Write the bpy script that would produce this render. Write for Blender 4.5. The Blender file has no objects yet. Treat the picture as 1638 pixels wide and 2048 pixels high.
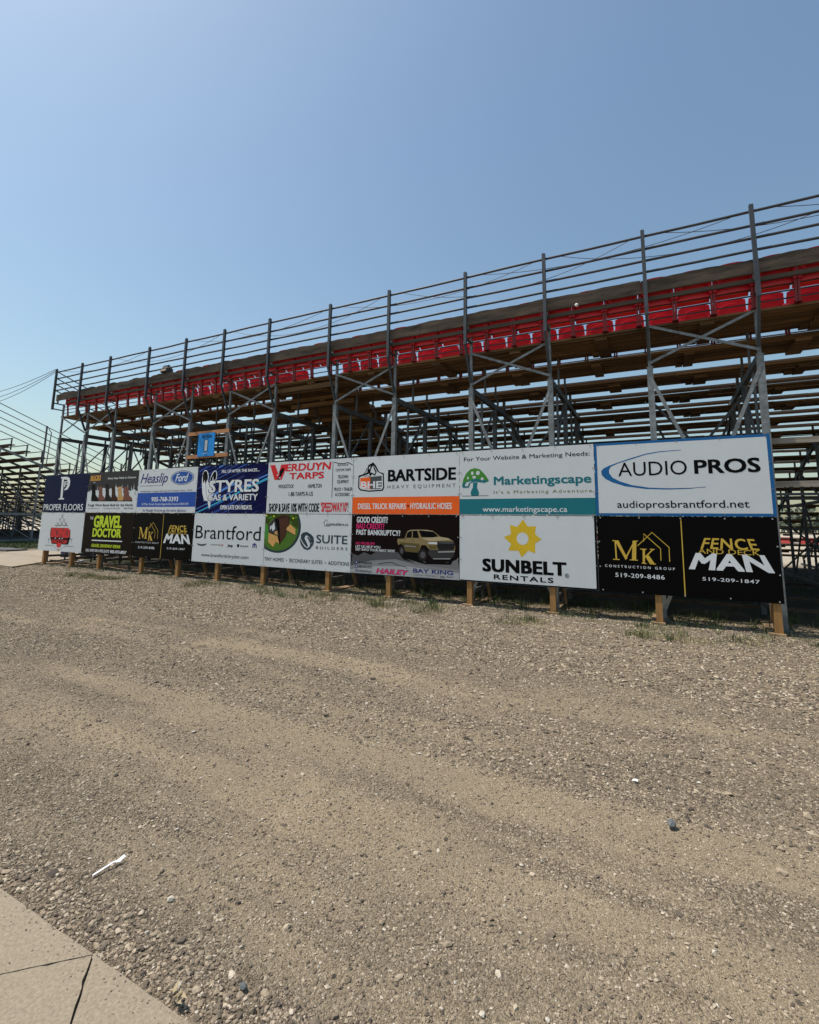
import bpy, math, random
import numpy as np
from mathutils import Vector, Matrix
R = math.radians
scene = bpy.context.scene
col = scene.collection

# ---------------------------------------------------------------- camera
CAM = Vector((18.005, -8.614, 1.494))
YAW, PIT, ROL = -0.47709, 0.13999, 0.01535
fw = Vector((math.sin(YAW)*math.cos(PIT), math.cos(YAW)*math.cos(PIT), math.sin(PIT)))
r0 = Vector((math.cos(YAW), -math.sin(YAW), 0)); u0 = r0.cross(fw)
rt = r0*math.cos(ROL) + u0*math.sin(ROL); upv = -r0*math.sin(ROL) + u0*math.cos(ROL)
cd = bpy.data.cameras.new('camera'); cam = bpy.data.objects.new('camera', cd); col.objects.link(cam)
M4 = Matrix((rt, upv, -fw)).transposed().to_4x4(); M4.translation = CAM
cam.matrix_world = M4
cd.sensor_fit = 'HORIZONTAL'; cd.sensor_width = 36.0; cd.lens = 961.5/1638*36
cd.shift_y = (910.5-1024)/1638
cd.clip_start = 0.05; cd.clip_end = 3000
scene.camera = cam

# ---------------------------------------------------------------- light
SUNV = Vector((-0.45, -0.15, 1.0)).normalized()
w = bpy.data.worlds.new('World'); scene.world = w; w.use_nodes = True
nt = w.node_tree; bg = nt.nodes['Background']
sky = nt.nodes.new('ShaderNodeTexSky'); sky.sky_type = 'NISHITA'; sky.sun_disc = False
sky.sun_elevation = math.asin(SUNV.z); sky.sun_rotation = math.atan2(SUNV.x, SUNV.y) % (2*math.pi)
sky.air_density = 1.5; sky.dust_density = 2.0; sky.ozone_density = 2.0; sky.altitude = 200
wb = nt.nodes.new('ShaderNodeMix'); wb.data_type = 'RGBA'; wb.blend_type = 'MULTIPLY'; wb.inputs['Factor'].default_value = 1; wb.inputs['B'].default_value = (0.965, 1.03, 1.01, 1)   # cool white balance of the whole sky
nt.links.new(sky.outputs[0], wb.inputs['A']); nt.links.new(wb.outputs['Result'], bg.inputs[0]); bg.inputs[1].default_value = 0.128
sl = bpy.data.lights.new('sun', 'SUN'); sl.energy = 5.0; sl.angle = R(0.6); sl.color = (1.0, 0.935, 0.855)
so = bpy.data.objects.new('sun', sl); col.objects.link(so)
so.rotation_euler = SUNV.to_track_quat('Z', 'Y').to_euler()
scene.view_settings.view_transform = 'Standard'; scene.view_settings.look = 'None'
scene.view_settings.exposure = 0.0; scene.view_settings.gamma = 1.0

# ---------------------------------------------------------------- materials
MATS = {}
def mat(name, color, rough=0.7, metal=0.0, var=0.0, scale=6.0, bump=0.0, island=0.0, stretch=None, spec=0.5, color2=None):
    if name in MATS: return MATS[name]
    m = bpy.data.materials.new(name); m.use_nodes = True; t = m.node_tree
    b = t.nodes['Principled BSDF']; b.inputs['Roughness'].default_value = rough; b.inputs['Metallic'].default_value = metal
    b.inputs['Specular IOR Level'].default_value = spec
    c = (*color, 1)
    b.inputs['Base Color'].default_value = c
    out = None
    if var or bump:
        tc = t.nodes.new('ShaderNodeTexCoord'); mp = t.nodes.new('ShaderNodeMapping')
        if stretch: mp.inputs['Scale'].default_value = stretch
        t.links.new(tc.outputs['Object'], mp.inputs['Vector'])
        n = t.nodes.new('ShaderNodeTexNoise'); n.inputs['Scale'].default_value = scale; n.inputs['Detail'].default_value = 6
        n.inputs['Roughness'].default_value = 0.65
        t.links.new(mp.outputs[0], n.inputs['Vector'])
        if var:
            rp = t.nodes.new('ShaderNodeValToRGB')
            c2 = color2 or [x*(1-var) for x in color]
            rp.color_ramp.elements[0].position = 0.3; rp.color_ramp.elements[1].position = 0.7
            rp.color_ramp.elements[0].color = (*c2, 1)
            rp.color_ramp.elements[1].color = (*[min(1, x*(1+var*0.6)) for x in color], 1)
            t.links.new(n.outputs['Fac'], rp.inputs[0]); out = rp.outputs[0]
        if bump:
            bp = t.nodes.new('ShaderNodeBump'); bp.inputs['Strength'].default_value = bump; bp.inputs['Distance'].default_value = 0.01
            t.links.new(n.outputs['Fac'], bp.inputs['Height']); t.links.new(bp.outputs[0], b.inputs['Normal'])
    if island:
        g = t.nodes.new('ShaderNodeNewGeometry'); mr = t.nodes.new('ShaderNodeMapRange')
        mr.inputs['To Min'].default_value = 1-island; mr.inputs['To Max'].default_value = 1+island
        t.links.new(g.outputs['Random Per Island'], mr.inputs['Value'])
        mx = t.nodes.new('ShaderNodeMix'); mx.data_type = 'RGBA'; mx.blend_type = 'MULTIPLY'; mx.inputs['Factor'].default_value = 1
        if out is not None: t.links.new(out, mx.inputs['A'])
        else: mx.inputs['A'].default_value = c
        t.links.new(mr.outputs[0], mx.inputs['B']); out = mx.outputs['Result']
    if out is not None: t.links.new(out, b.inputs['Base Color'])
    MATS[name] = m; return m
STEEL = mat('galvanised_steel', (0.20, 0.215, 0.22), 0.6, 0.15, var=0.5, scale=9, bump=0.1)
STEELD = mat('shaded_grey_steel', (0.095, 0.10, 0.105), 0.65, 0.1, var=0.3, scale=7)  # grey steel with the shade under the stands put into its colour
RAILM = mat('rail_steel', (0.045, 0.055, 0.066), 0.6, 0.15, var=0.3, scale=5)
DECK = mat('old_deck_timber', (0.16, 0.088, 0.034), 0.85, var=0.75, scale=5, bump=0.3, island=0.3, stretch=(0.12, 3, 3))
BENCH = mat('bench_timber', (0.085, 0.062, 0.045), 0.85, var=0.5, scale=5, island=0.3, stretch=(0.12, 3, 3))
BOARD = mat('weathered_board', (0.115, 0.082, 0.056), 0.85, var=0.9, color2=(0.018, 0.013, 0.010), scale=6, bump=0.3, island=0.12, stretch=(0.22, 1.3, 1.3))
POSTW = mat('treated_post_timber', (0.31, 0.16, 0.048), 0.75, var=0.35, scale=7, bump=0.2, stretch=(4, 4, 0.35), island=0.12)
SKIDW = mat('skid_timber', (0.27, 0.18, 0.10), 0.85, var=0.45, scale=6, bump=0.2)
CROSSW = mat('new_cross_board', (0.45, 0.20, 0.08), 0.75, var=0.35, scale=6, stretch=(0.4, 3, 3))
def red_plastic():
    m = mat('red_plastic', (0.70, 0.024, 0.045), 0.35, var=0.25, scale=5)
    t = m.node_tree; b = t.nodes['Principled BSDF']; o = t.nodes['Material Output']
    src = b.inputs['Base Color'].links[0].from_socket; oi = t.nodes.new('ShaderNodeObjectInfo'); mr = t.nodes.new('ShaderNodeMapRange'); mr.inputs['To Min'].default_value = .82; mr.inputs['To Max'].default_value = 1.15
    t.links.new(oi.outputs['Random'], mr.inputs['Value']); mm_ = t.nodes.new('ShaderNodeMix'); mm_.data_type = 'RGBA'; mm_.blend_type = 'MULTIPLY'; mm_.inputs['Factor'].default_value = 1
    t.links.new(src, mm_.inputs['A']); t.links.new(mr.outputs[0], mm_.inputs['B']); t.links.new(mm_.outputs['Result'], b.inputs['Base Color'])
    tr = t.nodes.new('ShaderNodeBsdfTranslucent'); tr.inputs[0].default_value = (0.8, 0.03, 0.05, 1)
    mx = t.nodes.new('ShaderNodeMixShader'); mx.inputs[0].default_value = 0.22
    t.links.new(b.outputs[0], mx.inputs[1]); t.links.new(tr.outputs[0], mx.inputs[2]); t.links.new(mx.outputs[0], o.inputs[0])
    return m
RED = red_plastic()
REDLEG = mat('red_painted_steel', (0.20, 0.012, 0.015), 0.5)
INK = dict(white=(.70,.72,.74), signwhite=(.60,.63,.645), black=(.004,.004,.0045), black2=(.02,.018,.018), charcoal=(.045,.043,.043),
 orange=(.72,.33,.02), bootbrown=(.16,.045,.025), darkbrown=(.05,.022,.015), tan=(.52,.28,.09), navy=(.012,.02,.16), silverblue=(.02,.07,.22),
 fordblue=(.008,.075,.33), royal=(.003,.062,.36), streak1=(.006,.012,.11), streak2=(.006,.04,.26), streak3=(.012,.10,.42), streak4=(.09,.25,.72),
 cyan=(.02,.36,.60), red=(.60,.008,.014), darkred=(.20,.006,.01), grey2=(.09,.09,.095), grey3=(.16,.16,.165), grey4=(.085,.09,.095), grey5=(.36,.37,.38), grey6=(.22,.22,.23),
 orangered=(.83,.115,.006), teal=(.004,.155,.19), olive=(.17,.19,.035), green=(.05,.24,.025), audioblue=(.004,.105,.30), lime=(.50,.64,.015), gold=(.60,.40,.055),
 slate=(.035,.055,.065), grass=(.06,.15,.01), leafgreen=(.045,.07,.012), woodlite=(.62,.33,.10), magenta=(.62,.015,.14), khaki=(.24,.175,.075), khakidark=(.10,.075,.02), khakilight=(.42,.34,.20), brown3=(.075,.035,.022),
 sungold=(.66,.44,.018), darkboard=(.0035,.003,.003), brownblack=(.009,.005,.0045), propernavy=(.003,.008,.042), stynavy=(.004,.006,.05), sectionblue=(.008,.25,.68), sectiondark=(.004,.03,.06))
GREYB = mat('grey_weathered_timber', (0.30, 0.26, 0.21), 0.85, var=0.4, scale=5, stretch=(0.3, 3, 3))
SILL = mat('ground_sill_timber', (0.09, 0.06, 0.035), 0.9, var=0.4, scale=5)
def ink(n):
    dk = max(INK[n]) < .1
    return mat('print_'+n, INK[n], 0.42, var=0.10 if n != 'signwhite' else 0.04, scale=2.5, spec=.05 if dk else .3)

# ---------------------------------------------------------------- mesh helpers
class MB:
    def __init__(s): s.v = []; s.f = []
    def quad(s, pts):
        i = len(s.v); s.v += [tuple(p) for p in pts]; s.f.append(tuple(range(i, i+len(pts))))
    def box(s, x0, y0, z0, x1, y1, z1):
        i = len(s.v)
        s.v += [(x0,y0,z0),(x1,y0,z0),(x1,y1,z0),(x0,y1,z0),(x0,y0,z1),(x1,y0,z1),(x1,y1,z1),(x0,y1,z1)]
        s.f += [(i,i+3,i+2,i+1),(i+4,i+5,i+6,i+7),(i,i+1,i+5,i+4),(i+1,i+2,i+6,i+5),(i+2,i+3,i+7,i+6),(i+3,i,i+4,i+7)]
    def bar(s, a, b, w, h=None, up=(0,0,1)):
        a = Vector(a); b = Vector(b); h = h or w; d = (b-a).normalized(); up = Vector(up)
        if abs(d.dot(up)) > 0.98: up = Vector((0,1,0))
        x = d.cross(up).normalized(); y = x.cross(d).normalized(); i = len(s.v)
        for p in (a, b):
            for sx, sy in ((-1,-1),(1,-1),(1,1),(-1,1)): s.v.append(tuple(p + x*sx*w/2 + y*sy*h/2))
        s.f += [(i+3,i+2,i+1,i),(i+4,i+5,i+6,i+7)] + [(i+k, i+(k+1)%4, i+4+(k+1)%4, i+4+k) for k in range(4)]
    def tube(s, pts, r, n=8):
        pts = [Vector(p) for p in pts]; i0 = len(s.v)
        for k, p in enumerate(pts):
            d = (pts[min(k+1, len(pts)-1)] - pts[max(k-1, 0)]).normalized()
            up = Vector((0,0,1)) if abs(d.z) < 0.95 else Vector((0,1,0))
            x = d.cross(up).normalized(); y = x.cross(d)
            for j in range(n):
                a = 2*math.pi*j/n; s.v.append(tuple(p + x*math.cos(a)*r + y*math.sin(a)*r))
        for k in range(len(pts)-1):
            for j in range(n):
                a = i0+k*n+j; b = i0+k*n+(j+1)%n; s.f.append((a, b, b+n, a+n))
        s.f.append(tuple(i0+n-1-j for j in range(n))); s.f.append(tuple(i0+(len(pts)-1)*n+j for j in range(n)))
    def build(s, name, m, parent=None, org=(0,0,0), smooth=False):
        me = bpy.data.meshes.new(name); o = Vector(org)
        me.from_pydata([(x-o.x, y-o.y, z-o.z) for x, y, z in s.v], [], s.f); me.materials.append(m); me.update()
        if smooth:
            me.polygons.foreach_set('use_smooth', [True]*len(me.polygons))
        ob = bpy.data.objects.new(name, me); col.objects.link(ob)
        if parent is not None: ob.parent = parent
        else: ob.location = o
        return ob
def tag(o, label=None, cat=None, group=None, kind=None):
    if label: o['label'] = label
    if cat: o['category'] = cat
    if group: o['group'] = group
    if kind: o['kind'] = kind
    return o
def empty(name, loc, label, cat, group=None, rz=0):
    o = bpy.data.objects.new(name, None); col.objects.link(o); o.location = loc; o.rotation_euler = (0,0,rz)
    o.empty_display_size = 0.2
    return tag(o, label, cat, group)
def copy_tree(o, parent=None):
    c = o.copy(); col.objects.link(c); c.parent = parent
    for ch in list(o.children): copy_tree(ch, c)
    return c

# ---------------------------------------------------------------- signs
TXT = bpy.data.curves.new('lettering', 'FONT'); TXO = bpy.data.objects.new('lettering', TXT); col.objects.link(TXO)
def text_mesh(body, bold=0, shear=0, sp=1.0):
    TXT.body = body; TXT.size = 1; TXT.offset = bold; TXT.shear = shear; TXT.space_character = sp; TXT.resolution_u = 3
    bpy.context.view_layer.update(); dg = bpy.context.evaluated_depsgraph_get()
    return bpy.data.meshes.new_from_object(TXO.evaluated_get(dg))
_m = text_mesh('H'); CAPH = max(v.co.y for v in _m.vertices); bpy.data.meshes.remove(_m)
def put_text(parent, body, u0, v0, u1, v1, c, bold, shear, sp, trap, lay):
    me = text_mesh(body, 0, shear, sp)
    if bold:                                # heavier weight: the thin outline repeated round a small circle
        k0 = len(me.vertices); co = np.empty(k0*3); me.vertices.foreach_get('co', co); co = co.reshape(-1, 3); fs = [tuple(p.vertices) for p in me.polygons]
        wd0 = co[:,0].max()-co[:,0].min(); bx = min(.85*bold*(v1-v0)/CAPH/((u1-u0)/wd0), .052); by = min(bold, .05)*.55
        V, F = [], []; st = [(i_*bx, j_*by) for i_ in ((-1, 0, 1) if bx < .04 else (-1, -.5, 0, .5, 1)) for j_ in (-1, 1)]; bold = by
        for q, (dx, dy) in enumerate(st):
            c2 = co.copy(); c2[:,0] += dx; c2[:,1] += dy; c2[:,2] = q*.00003; V.append(c2); F += [tuple(i+q*k0 for i in f_) for f_ in fs]
        bpy.data.meshes.remove(me); me = bpy.data.meshes.new('lettering'); me.from_pydata(np.concatenate(V).tolist(), [], F)
    n = len(me.vertices); co = np.empty(n*3); me.vertices.foreach_get('co', co); co = co.reshape(-1, 3)
    xa, xb = co[:,0].min(), co[:,0].max()
    x = (co[:,0]-xa)/(xb-xa); y = (co[:,1]+bold)/(CAPH+2*bold)
    if trap != 1: x = 0.5+(x-0.5)*(1+(trap-1)*y)
    out = np.stack([u0+x*(u1-u0), -0.0008*lay-co[:,2], v0+y*(v1-v0)], 1)
    me.vertices.foreach_set('co', out.ravel()); me.materials.clear(); me.materials.append(ink(c)); me.update()
    o = bpy.data.objects.new('lettering', me); col.objects.link(o); o.parent = parent; return o
def put_poly(parent, pts, c, lay, name='printed_shape'):
    m = MB(); m.quad([(x, -0.0008*lay, y) for x, y in pts]); return m.build(name, ink(c), parent)
def clip(pts, W=2.438, H=1.218):
    for ax, lim, sg in ((0, .002, 1), (0, W, -1), (1, .002, 1), (1, H, -1)):
        out = []
        for i in range(len(pts)):
            a, b = pts[i-1], pts[i]; ia = (a[ax]-lim)*sg >= 0; ib = (b[ax]-lim)*sg >= 0
            if ia != ib:
                t = (lim-a[ax])/(b[ax]-a[ax]); out.append((a[0]+t*(b[0]-a[0]), a[1]+t*(b[1]-a[1])))
            if ib: out.append(b)
        pts = out
        if not pts: break
    return pts
def stroke(pts, wd):
    m = []
    L_, R_ = [], []
    P = [Vector(p) for p in pts]
    for i, p in enumerate(P):
        d = (P[min(i+1, len(P)-1)]-P[max(i-1, 0)]).normalized(); n = Vector((-d.y, d.x))*wd/2
        L_.append(p+n); R_.append(p-n)
    return L_, R_
def draw(parent, a):
    k = a[1]; a = list(a); _cnt[0] += 1; j = {'T': 12, 'P': 4, 'C': 4, 'L': 5, 'E': 6}[k]; a[j] = a[j]+_cnt[0]*0.012
    if k == 'T': put_text(parent, a[2], *a[3:7], a[7], a[8], a[9], a[10], a[11], a[12])
    elif k == 'P': put_poly(parent, clip(a[2]), a[3], a[4])
    elif k == 'C':
        p = clip(a[2])
        if len(p) > 2: put_poly(parent, p, a[3], a[4], 'light_streak')
    elif k == 'L':
        A, B = stroke(a[2], a[3]); m = MB()
        for i in range(len(A)-1): m.quad([(q.x, -0.0008*a[5], q.y) for q in (B[i], B[i+1], A[i+1], A[i])])
        m.build('printed_line', ink(a[4]), parent)
    elif k == 'E':
        (cx, cy), rx, ry, c, lay, ring = a[2:8]; N = 28
        o = [(cx+rx*math.cos(2*math.pi*i/N), cy+ry*math.sin(2*math.pi*i/N)) for i in range(N)]
        if ring:
            m = MB()
            for i in range(N):
                p, q = o[i], o[(i+1) % N]; m.quad([(cx+(x-cx)*s_, -0.0008*lay, cy+(y-cy)*s_) for (x, y), s_ in ((p, .8), (p, 1), (q, 1), (q, .8))])
            m.build('printed_ring', ink(c), parent)
        else: put_poly(parent, clip(o), c, lay, 'printed_disc')
ART=[
('proper','T','PROPER FLOORS',0.073,0.068,2.297,0.262,'white',0.012,0,1,1,2),
('proper','P',[(0.891,0.412),(0.9,0.438),(0.993,0.462),(0.965,1.071),(0.902,1.104),(0.895,1.136),(1.231,1.134),(1.382,1.095),(1.447,0.987),(1.439,0.847),(1.353,0.733),(1.168,0.694),(1.177,0.744),(1.266,0.797),(1.309,0.881),(1.301,0.991),(1.244,1.039),(1.081,1.052),(1.113,0.461),(1.205,0.445),(1.207,0.409)],'white',1),
('proper','T','F',1.131,0.807,1.342,0.99,'white',0.02,0,1,1,2),
('boots','P',[(0,1.22),(0,0.62),(0.12,0.66),(0.3,0.72),(0.5,0.66),(0.8,0.74),(1.1,0.7),(1.4,0.77),(1.6,0.68),(1.85,0.73),(2.1,0.62),(2.25,0.68),(2.44,0.6),(2.44,1.22)],'charcoal',1),
('boots','T','BUCKS',0.103,0.992,0.615,1.121,'orange',0.03,0.1,1,1,2),
('boots','P',[(0.087,0.983),(0.606,0.983),(0.602,0.967),(0.091,0.964)],'orange',2),
('boots','T','by',0.277,0.897,0.357,0.936,'white',0.02,0,1,1,2),
('boots','T','Every Step Made in Ontario.',0.975,0.989,2.319,1.044,'white',0.02,0.25,1,1,2),
('boots','P',[(0.239,0.346),(0.23,0.468),(0.239,0.57),(0.167,0.853),(0.371,0.86),(0.443,0.537),(0.523,0.475),(0.594,0.434),(0.623,0.371),(0.614,0.343)],'black',2),
('boots','P',[(0.239,0.346),(0.236,0.362),(0.617,0.363),(0.619,0.335)],'black',3),
('boots','P',[(0.6,0.343),(0.592,0.464),(0.601,0.565),(0.542,0.783),(0.731,0.791),(0.789,0.532),(0.863,0.471),(0.93,0.431),(0.958,0.369),(0.949,0.341)],'bootbrown',2),
('boots','P',[(0.6,0.343),(0.597,0.359),(0.953,0.361),(0.954,0.333)],'black',3),
('boots','P',[(0.936,0.341),(0.929,0.461),(0.938,0.56),(0.869,0.847),(1.05,0.854),(1.118,0.528),(1.189,0.468),(1.253,0.427),(1.28,0.366),(1.271,0.339)],'black2',2),
('boots','P',[(0.936,0.341),(0.933,0.357),(1.275,0.358),(1.276,0.331)],'black',3),
('boots','P',[(1.242,0.339),(1.236,0.457),(1.245,0.556),(1.19,0.769),(1.367,0.778),(1.421,0.524),(1.491,0.464),(1.554,0.424),(1.58,0.364),(1.571,0.336)],'darkbrown',2),
('boots','P',[(1.242,0.339),(1.24,0.355),(1.575,0.356),(1.576,0.329)],'black',3),
('boots','P',[(1.549,0.337),(1.543,0.454),(1.553,0.552),(1.501,0.753),(1.678,0.761),(1.729,0.52),(1.799,0.461),(1.862,0.421),(1.887,0.361),(1.878,0.334)],'tan',2),
('boots','P',[(1.549,0.337),(1.547,0.352),(1.882,0.354),(1.883,0.327)],'black',3),
('boots','P',[(1.816,0.335),(1.81,0.451),(1.82,0.548),(1.771,0.738),(2.003,0.745),(2.055,0.516),(2.14,0.457),(2.218,0.418),(2.247,0.358),(2.235,0.332)],'bootbrown',2),
('boots','P',[(1.816,0.335),(1.813,0.35),(2.24,0.351),(2.24,0.324)],'black',3),
('boots','P',[(0.12,0.62),(0.15,0.62),(0.132,0.75)],'charcoal',1.5),
('boots','P',[(0.212,0.695),(0.242,0.711),(0.225,0.777)],'signwhite',1.5),
('boots','P',[(0.304,0.521),(0.334,0.539),(0.314,0.623)],'signwhite',1.5),
('boots','P',[(0.396,0.678),(0.426,0.681),(0.41,0.84)],'charcoal',1.5),
('boots','P',[(0.488,0.642),(0.518,0.627),(0.497,0.818)],'signwhite',1.5),
('boots','P',[(0.58,0.532),(0.61,0.513),(0.596,0.656)],'signwhite',1.5),
('boots','P',[(0.672,0.714),(0.702,0.709),(0.679,0.795)],'charcoal',1.5),
('boots','P',[(0.764,0.582),(0.794,0.595),(0.782,0.69)],'signwhite',1.5),
('boots','P',[(0.856,0.577),(0.886,0.596),(0.861,0.744)],'signwhite',1.5),
('boots','P',[(0.948,0.716),(0.978,0.724),(0.967,0.889)],'charcoal',1.5),
('boots','P',[(1.04,0.535),(1.07,0.524),(1.044,0.652)],'signwhite',1.5),
('boots','P',[(1.132,0.637),(1.162,0.617),(1.153,0.717)],'signwhite',1.5),
('boots','P',[(1.224,0.682),(1.254,0.672),(1.226,0.797)],'charcoal',1.5),
('boots','P',[(1.316,0.52),(1.346,0.529),(1.338,0.691)],'signwhite',1.5),
('boots','P',[(1.408,0.691),(1.438,0.71),(1.409,0.859)],'signwhite',1.5),
('boots','P',[(1.5,0.626),(1.53,0.639),(1.524,0.736)],'charcoal',1.5),
('boots','P',[(1.592,0.542),(1.622,0.536),(1.592,0.622)],'signwhite',1.5),
('boots','P',[(1.684,0.719),(1.714,0.699),(1.709,0.84)],'signwhite',1.5),
('boots','P',[(1.776,0.567),(1.806,0.552),(1.774,0.742)],'charcoal',1.5),
('boots','P',[(1.868,0.592),(1.898,0.595),(1.894,0.756)],'signwhite',1.5),
('boots','P',[(1.96,0.71),(1.99,0.728),(1.957,0.815)],'signwhite',1.5),
('boots','P',[(2.052,0.528),(2.082,0.544),(2.079,0.609)],'charcoal',1.5),
('boots','P',[(2.144,0.653),(2.174,0.653),(2.14,0.781)],'signwhite',1.5),
('boots','P',[(2.236,0.669),(2.266,0.652),(2.264,0.846)],'signwhite',1.5),
('boots','P',[(2.328,0.522),(2.358,0.504),(2.323,0.681)],'charcoal',1.5),
('boots','P',[(2.42,0.701),(2.45,0.699),(2.449,0.801)],'signwhite',1.5),
('boots','T','Tough Work Boots Built for the North.',0.086,0.188,2.306,0.259,'black',0.028,0,1,1,2),
('boots','T','www.buckswork.ca',0.09,0.11,0.72,0.142,'charcoal',0,0,1,1,2),
('boots','T','132 Ramsay Drive,Dunnville',0.909,0.11,1.698,0.146,'charcoal',0,0,1,1,2),
('boots','T','(905) 774-7006',1.893,0.107,2.308,0.149,'charcoal',0.01,0,1,1,2),
('heaslip','T','Heaslip',0.095,0.832,1.264,1.099,'navy',0.012,0.35,1,1,2),
('heaslip','T','www.heaslipford.com',0.097,0.742,1.008,0.772,'navy',0.01,0.3,1,1,2),
('heaslip','E',(1.845,0.941),0.465,0.194,'silverblue',1,0),
('heaslip','E',(1.845,0.941),0.438,0.178,'signwhite',1.6,0),
('heaslip','E',(1.845,0.941),0.416,0.164,'fordblue',2,0),
('heaslip','T','Ford',1.575,0.845,2.09,1.048,'white',0.015,0.35,1,1,3),
('heaslip','T',"Haldimand's Longest Serving Ford Dealer Since 1910!",0.133,0.574,2.268,0.622,'navy',0.004,0,1,1,2),
('heaslip','P',[(0.02,0.165),(2.43,0.165),(2.43,0.555),(0.02,0.555)],'royal',1),
('heaslip','T','905-768-3393',0.641,0.314,1.749,0.436,'white',0.03,0,1,1,2),
('heaslip','T','18 Main Street South,Hagersville,Ontario,N0A1H0',0.243,0.213,2.16,0.274,'white',0,0,1,1,2),
('heaslip','T','At Heaslip Ford,we go the extra distance.',0.291,0.037,2.096,0.109,'navy',0.006,0.35,1,1,2),
('styres','C',[(0.023,-0.884),(1.831,-0.228),(1.831,-0.214),(0.023,-0.872)],'streak4',1),
('styres','C',[(0.091,-0.779),(1.835,-0.149),(1.835,-0.145),(0.091,-0.775)],'streak2',1),
('styres','C',[(0.459,-0.626),(1.315,-0.291),(1.315,-0.228),(0.459,-0.572)],'streak1',1),
('styres','C',[(0.733,-0.467),(2.173,0.057),(2.173,0.071),(0.733,-0.455)],'streak2',1),
('styres','C',[(0.494,-0.494),(1.807,-0.02),(1.807,-0.016),(0.494,-0.491)],'streak2',1),
('styres','C',[(0.619,-0.389),(2.395,0.252),(2.395,0.256),(0.619,-0.386)],'streak2',1),
('styres','C',[(0.251,-0.458),(1.527,0.005),(1.527,0.012),(0.251,-0.452)],'streak2',1),
('styres','C',[(0.753,-0.172),(2.087,0.311),(2.087,0.318),(0.753,-0.166)],'streak2',1),
('styres','C',[(0.017,-0.37),(1.773,0.276),(1.773,0.307),(0.017,-0.343)],'streak2',1),
('styres','C',[(0.265,-0.22),(2.232,0.494),(2.232,0.508),(0.265,-0.208)],'streak1',1),
('styres','C',[(0.053,-0.256),(1.705,0.366),(1.705,0.429),(0.053,-0.202)],'streak2',1),
('styres','C',[(0.385,-0.091),(2.103,0.534),(2.103,0.548),(0.385,-0.079)],'streak2',1),
('styres','C',[(0.676,0.061),(1.321,0.295),(1.321,0.299),(0.676,0.064)],'streak2',1),
('styres','C',[(0.463,0.09),(1.31,0.401),(1.31,0.415),(0.463,0.102)],'streak3',1),
('styres','C',[(0.764,0.216),(1.524,0.492),(1.524,0.499),(0.764,0.222)],'streak4',1),
('styres','C',[(0.41,0.193),(2.318,0.893),(2.318,0.925),(0.41,0.22)],'streak2',1),
('styres','C',[(0.472,0.247),(2.19,0.879),(2.19,0.911),(0.472,0.274)],'streak1',1),
('styres','C',[(0.346,0.271),(2.415,1.022),(2.415,1.036),(0.346,0.283)],'streak1',1),
('styres','C',[(0.29,0.303),(1.469,0.754),(1.469,0.817),(0.29,0.357)],'streak4',1),
('styres','C',[(0.25,0.355),(1.661,0.89),(1.661,0.953),(0.25,0.409)],'streak1',1),
('styres','C',[(0.577,0.528),(1.653,0.917),(1.653,0.922),(0.577,0.532)],'streak2',1),
('styres','C',[(0.789,0.685),(1.908,1.09),(1.908,1.094),(0.789,0.689)],'streak1',1),
('styres','C',[(0.275,0.557),(1.585,1.032),(1.585,1.039),(0.275,0.563)],'streak4',1),
('styres','C',[(0.783,0.817),(2.028,1.268),(2.028,1.275),(0.783,0.823)],'streak1',1),
('styres','C',[(0.104,0.644),(2.134,1.38),(2.134,1.394),(0.104,0.656)],'streak2',1),
('styres','C',[(0.135,0.726),(1.725,1.312),(1.725,1.343),(0.135,0.753)],'streak1',1),
('styres','C',[(0.113,0.726),(2.351,1.545),(2.351,1.577),(0.113,0.753)],'streak2',1),
('styres','C',[(0.363,0.912),(1.857,1.453),(1.857,1.46),(0.363,0.918)],'streak4',1),
('styres','C',[(0.233,0.934),(1.76,1.497),(1.76,1.528),(0.233,0.961)],'streak2',1),
('styres','C',[(0.768,1.153),(2.015,1.616),(2.015,1.647),(0.768,1.18)],'streak4',1),
('styres','C',[(0.071,0.986),(1.61,1.546),(1.61,1.56),(0.071,0.998)],'streak2',1),
('styres','C',[(0.05,1.057),(2.206,1.86),(2.206,1.923),(0.05,1.111)],'streak2',1),
('styres','C',[(0.608,1.294),(1.714,1.719),(1.714,1.782),(0.608,1.348)],'streak1',1),
('styres','C',[(0.212,1.235),(2.418,2.035),(2.418,2.049),(0.212,1.247)],'streak3',1),
('styres','C',[(0.465,1.388),(1.313,1.7),(1.313,1.714),(0.465,1.4)],'streak2',1),
('styres','C',[(0.537,1.466),(1.828,1.937),(1.828,1.951),(0.537,1.478)],'streak2',1),
('styres','C',[(0.219,1.43),(1.694,1.967),(1.694,1.981),(0.219,1.442)],'streak2',1),
('styres','C',[(0.738,1.686),(1.497,1.973),(1.497,2.004),(0.738,1.713)],'streak2',1),
('styres','C',[(0.765,1.753),(1.891,2.172),(1.891,2.204),(0.765,1.78)],'streak2',1),
('styres','C',[(0.669,1.761),(2.369,2.375),(2.369,2.382),(0.669,1.767)],'streak2',1),
('styres','C',[(0,-0.02),(2.44,0.8083999999999999),(2.44,0.8683999999999998),(0,0.009999999999999998)],'cyan',1.4),
('styres','C',[(0,0.09),(2.44,0.9183999999999999),(2.44,0.9483999999999999),(0,0.105)],'streak4',1.4),
('styres','C',[(0,0.62),(2.44,1.4484),(2.44,1.4604),(0,0.626)],'streak4',1.4),
('styres','T','FILL UP AFTER THE RACES....',0.874,1.019,2.165,1.092,'white',0.03,0.15,1,1,2),
('styres','T','STYRES',0.46,0.527,2.17,0.831,'white',0.035,0,1,1,4),
('styres','T','STYRES',0.44,0.513,2.188,0.84,'black',0.055,0,1,1,3),
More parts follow.
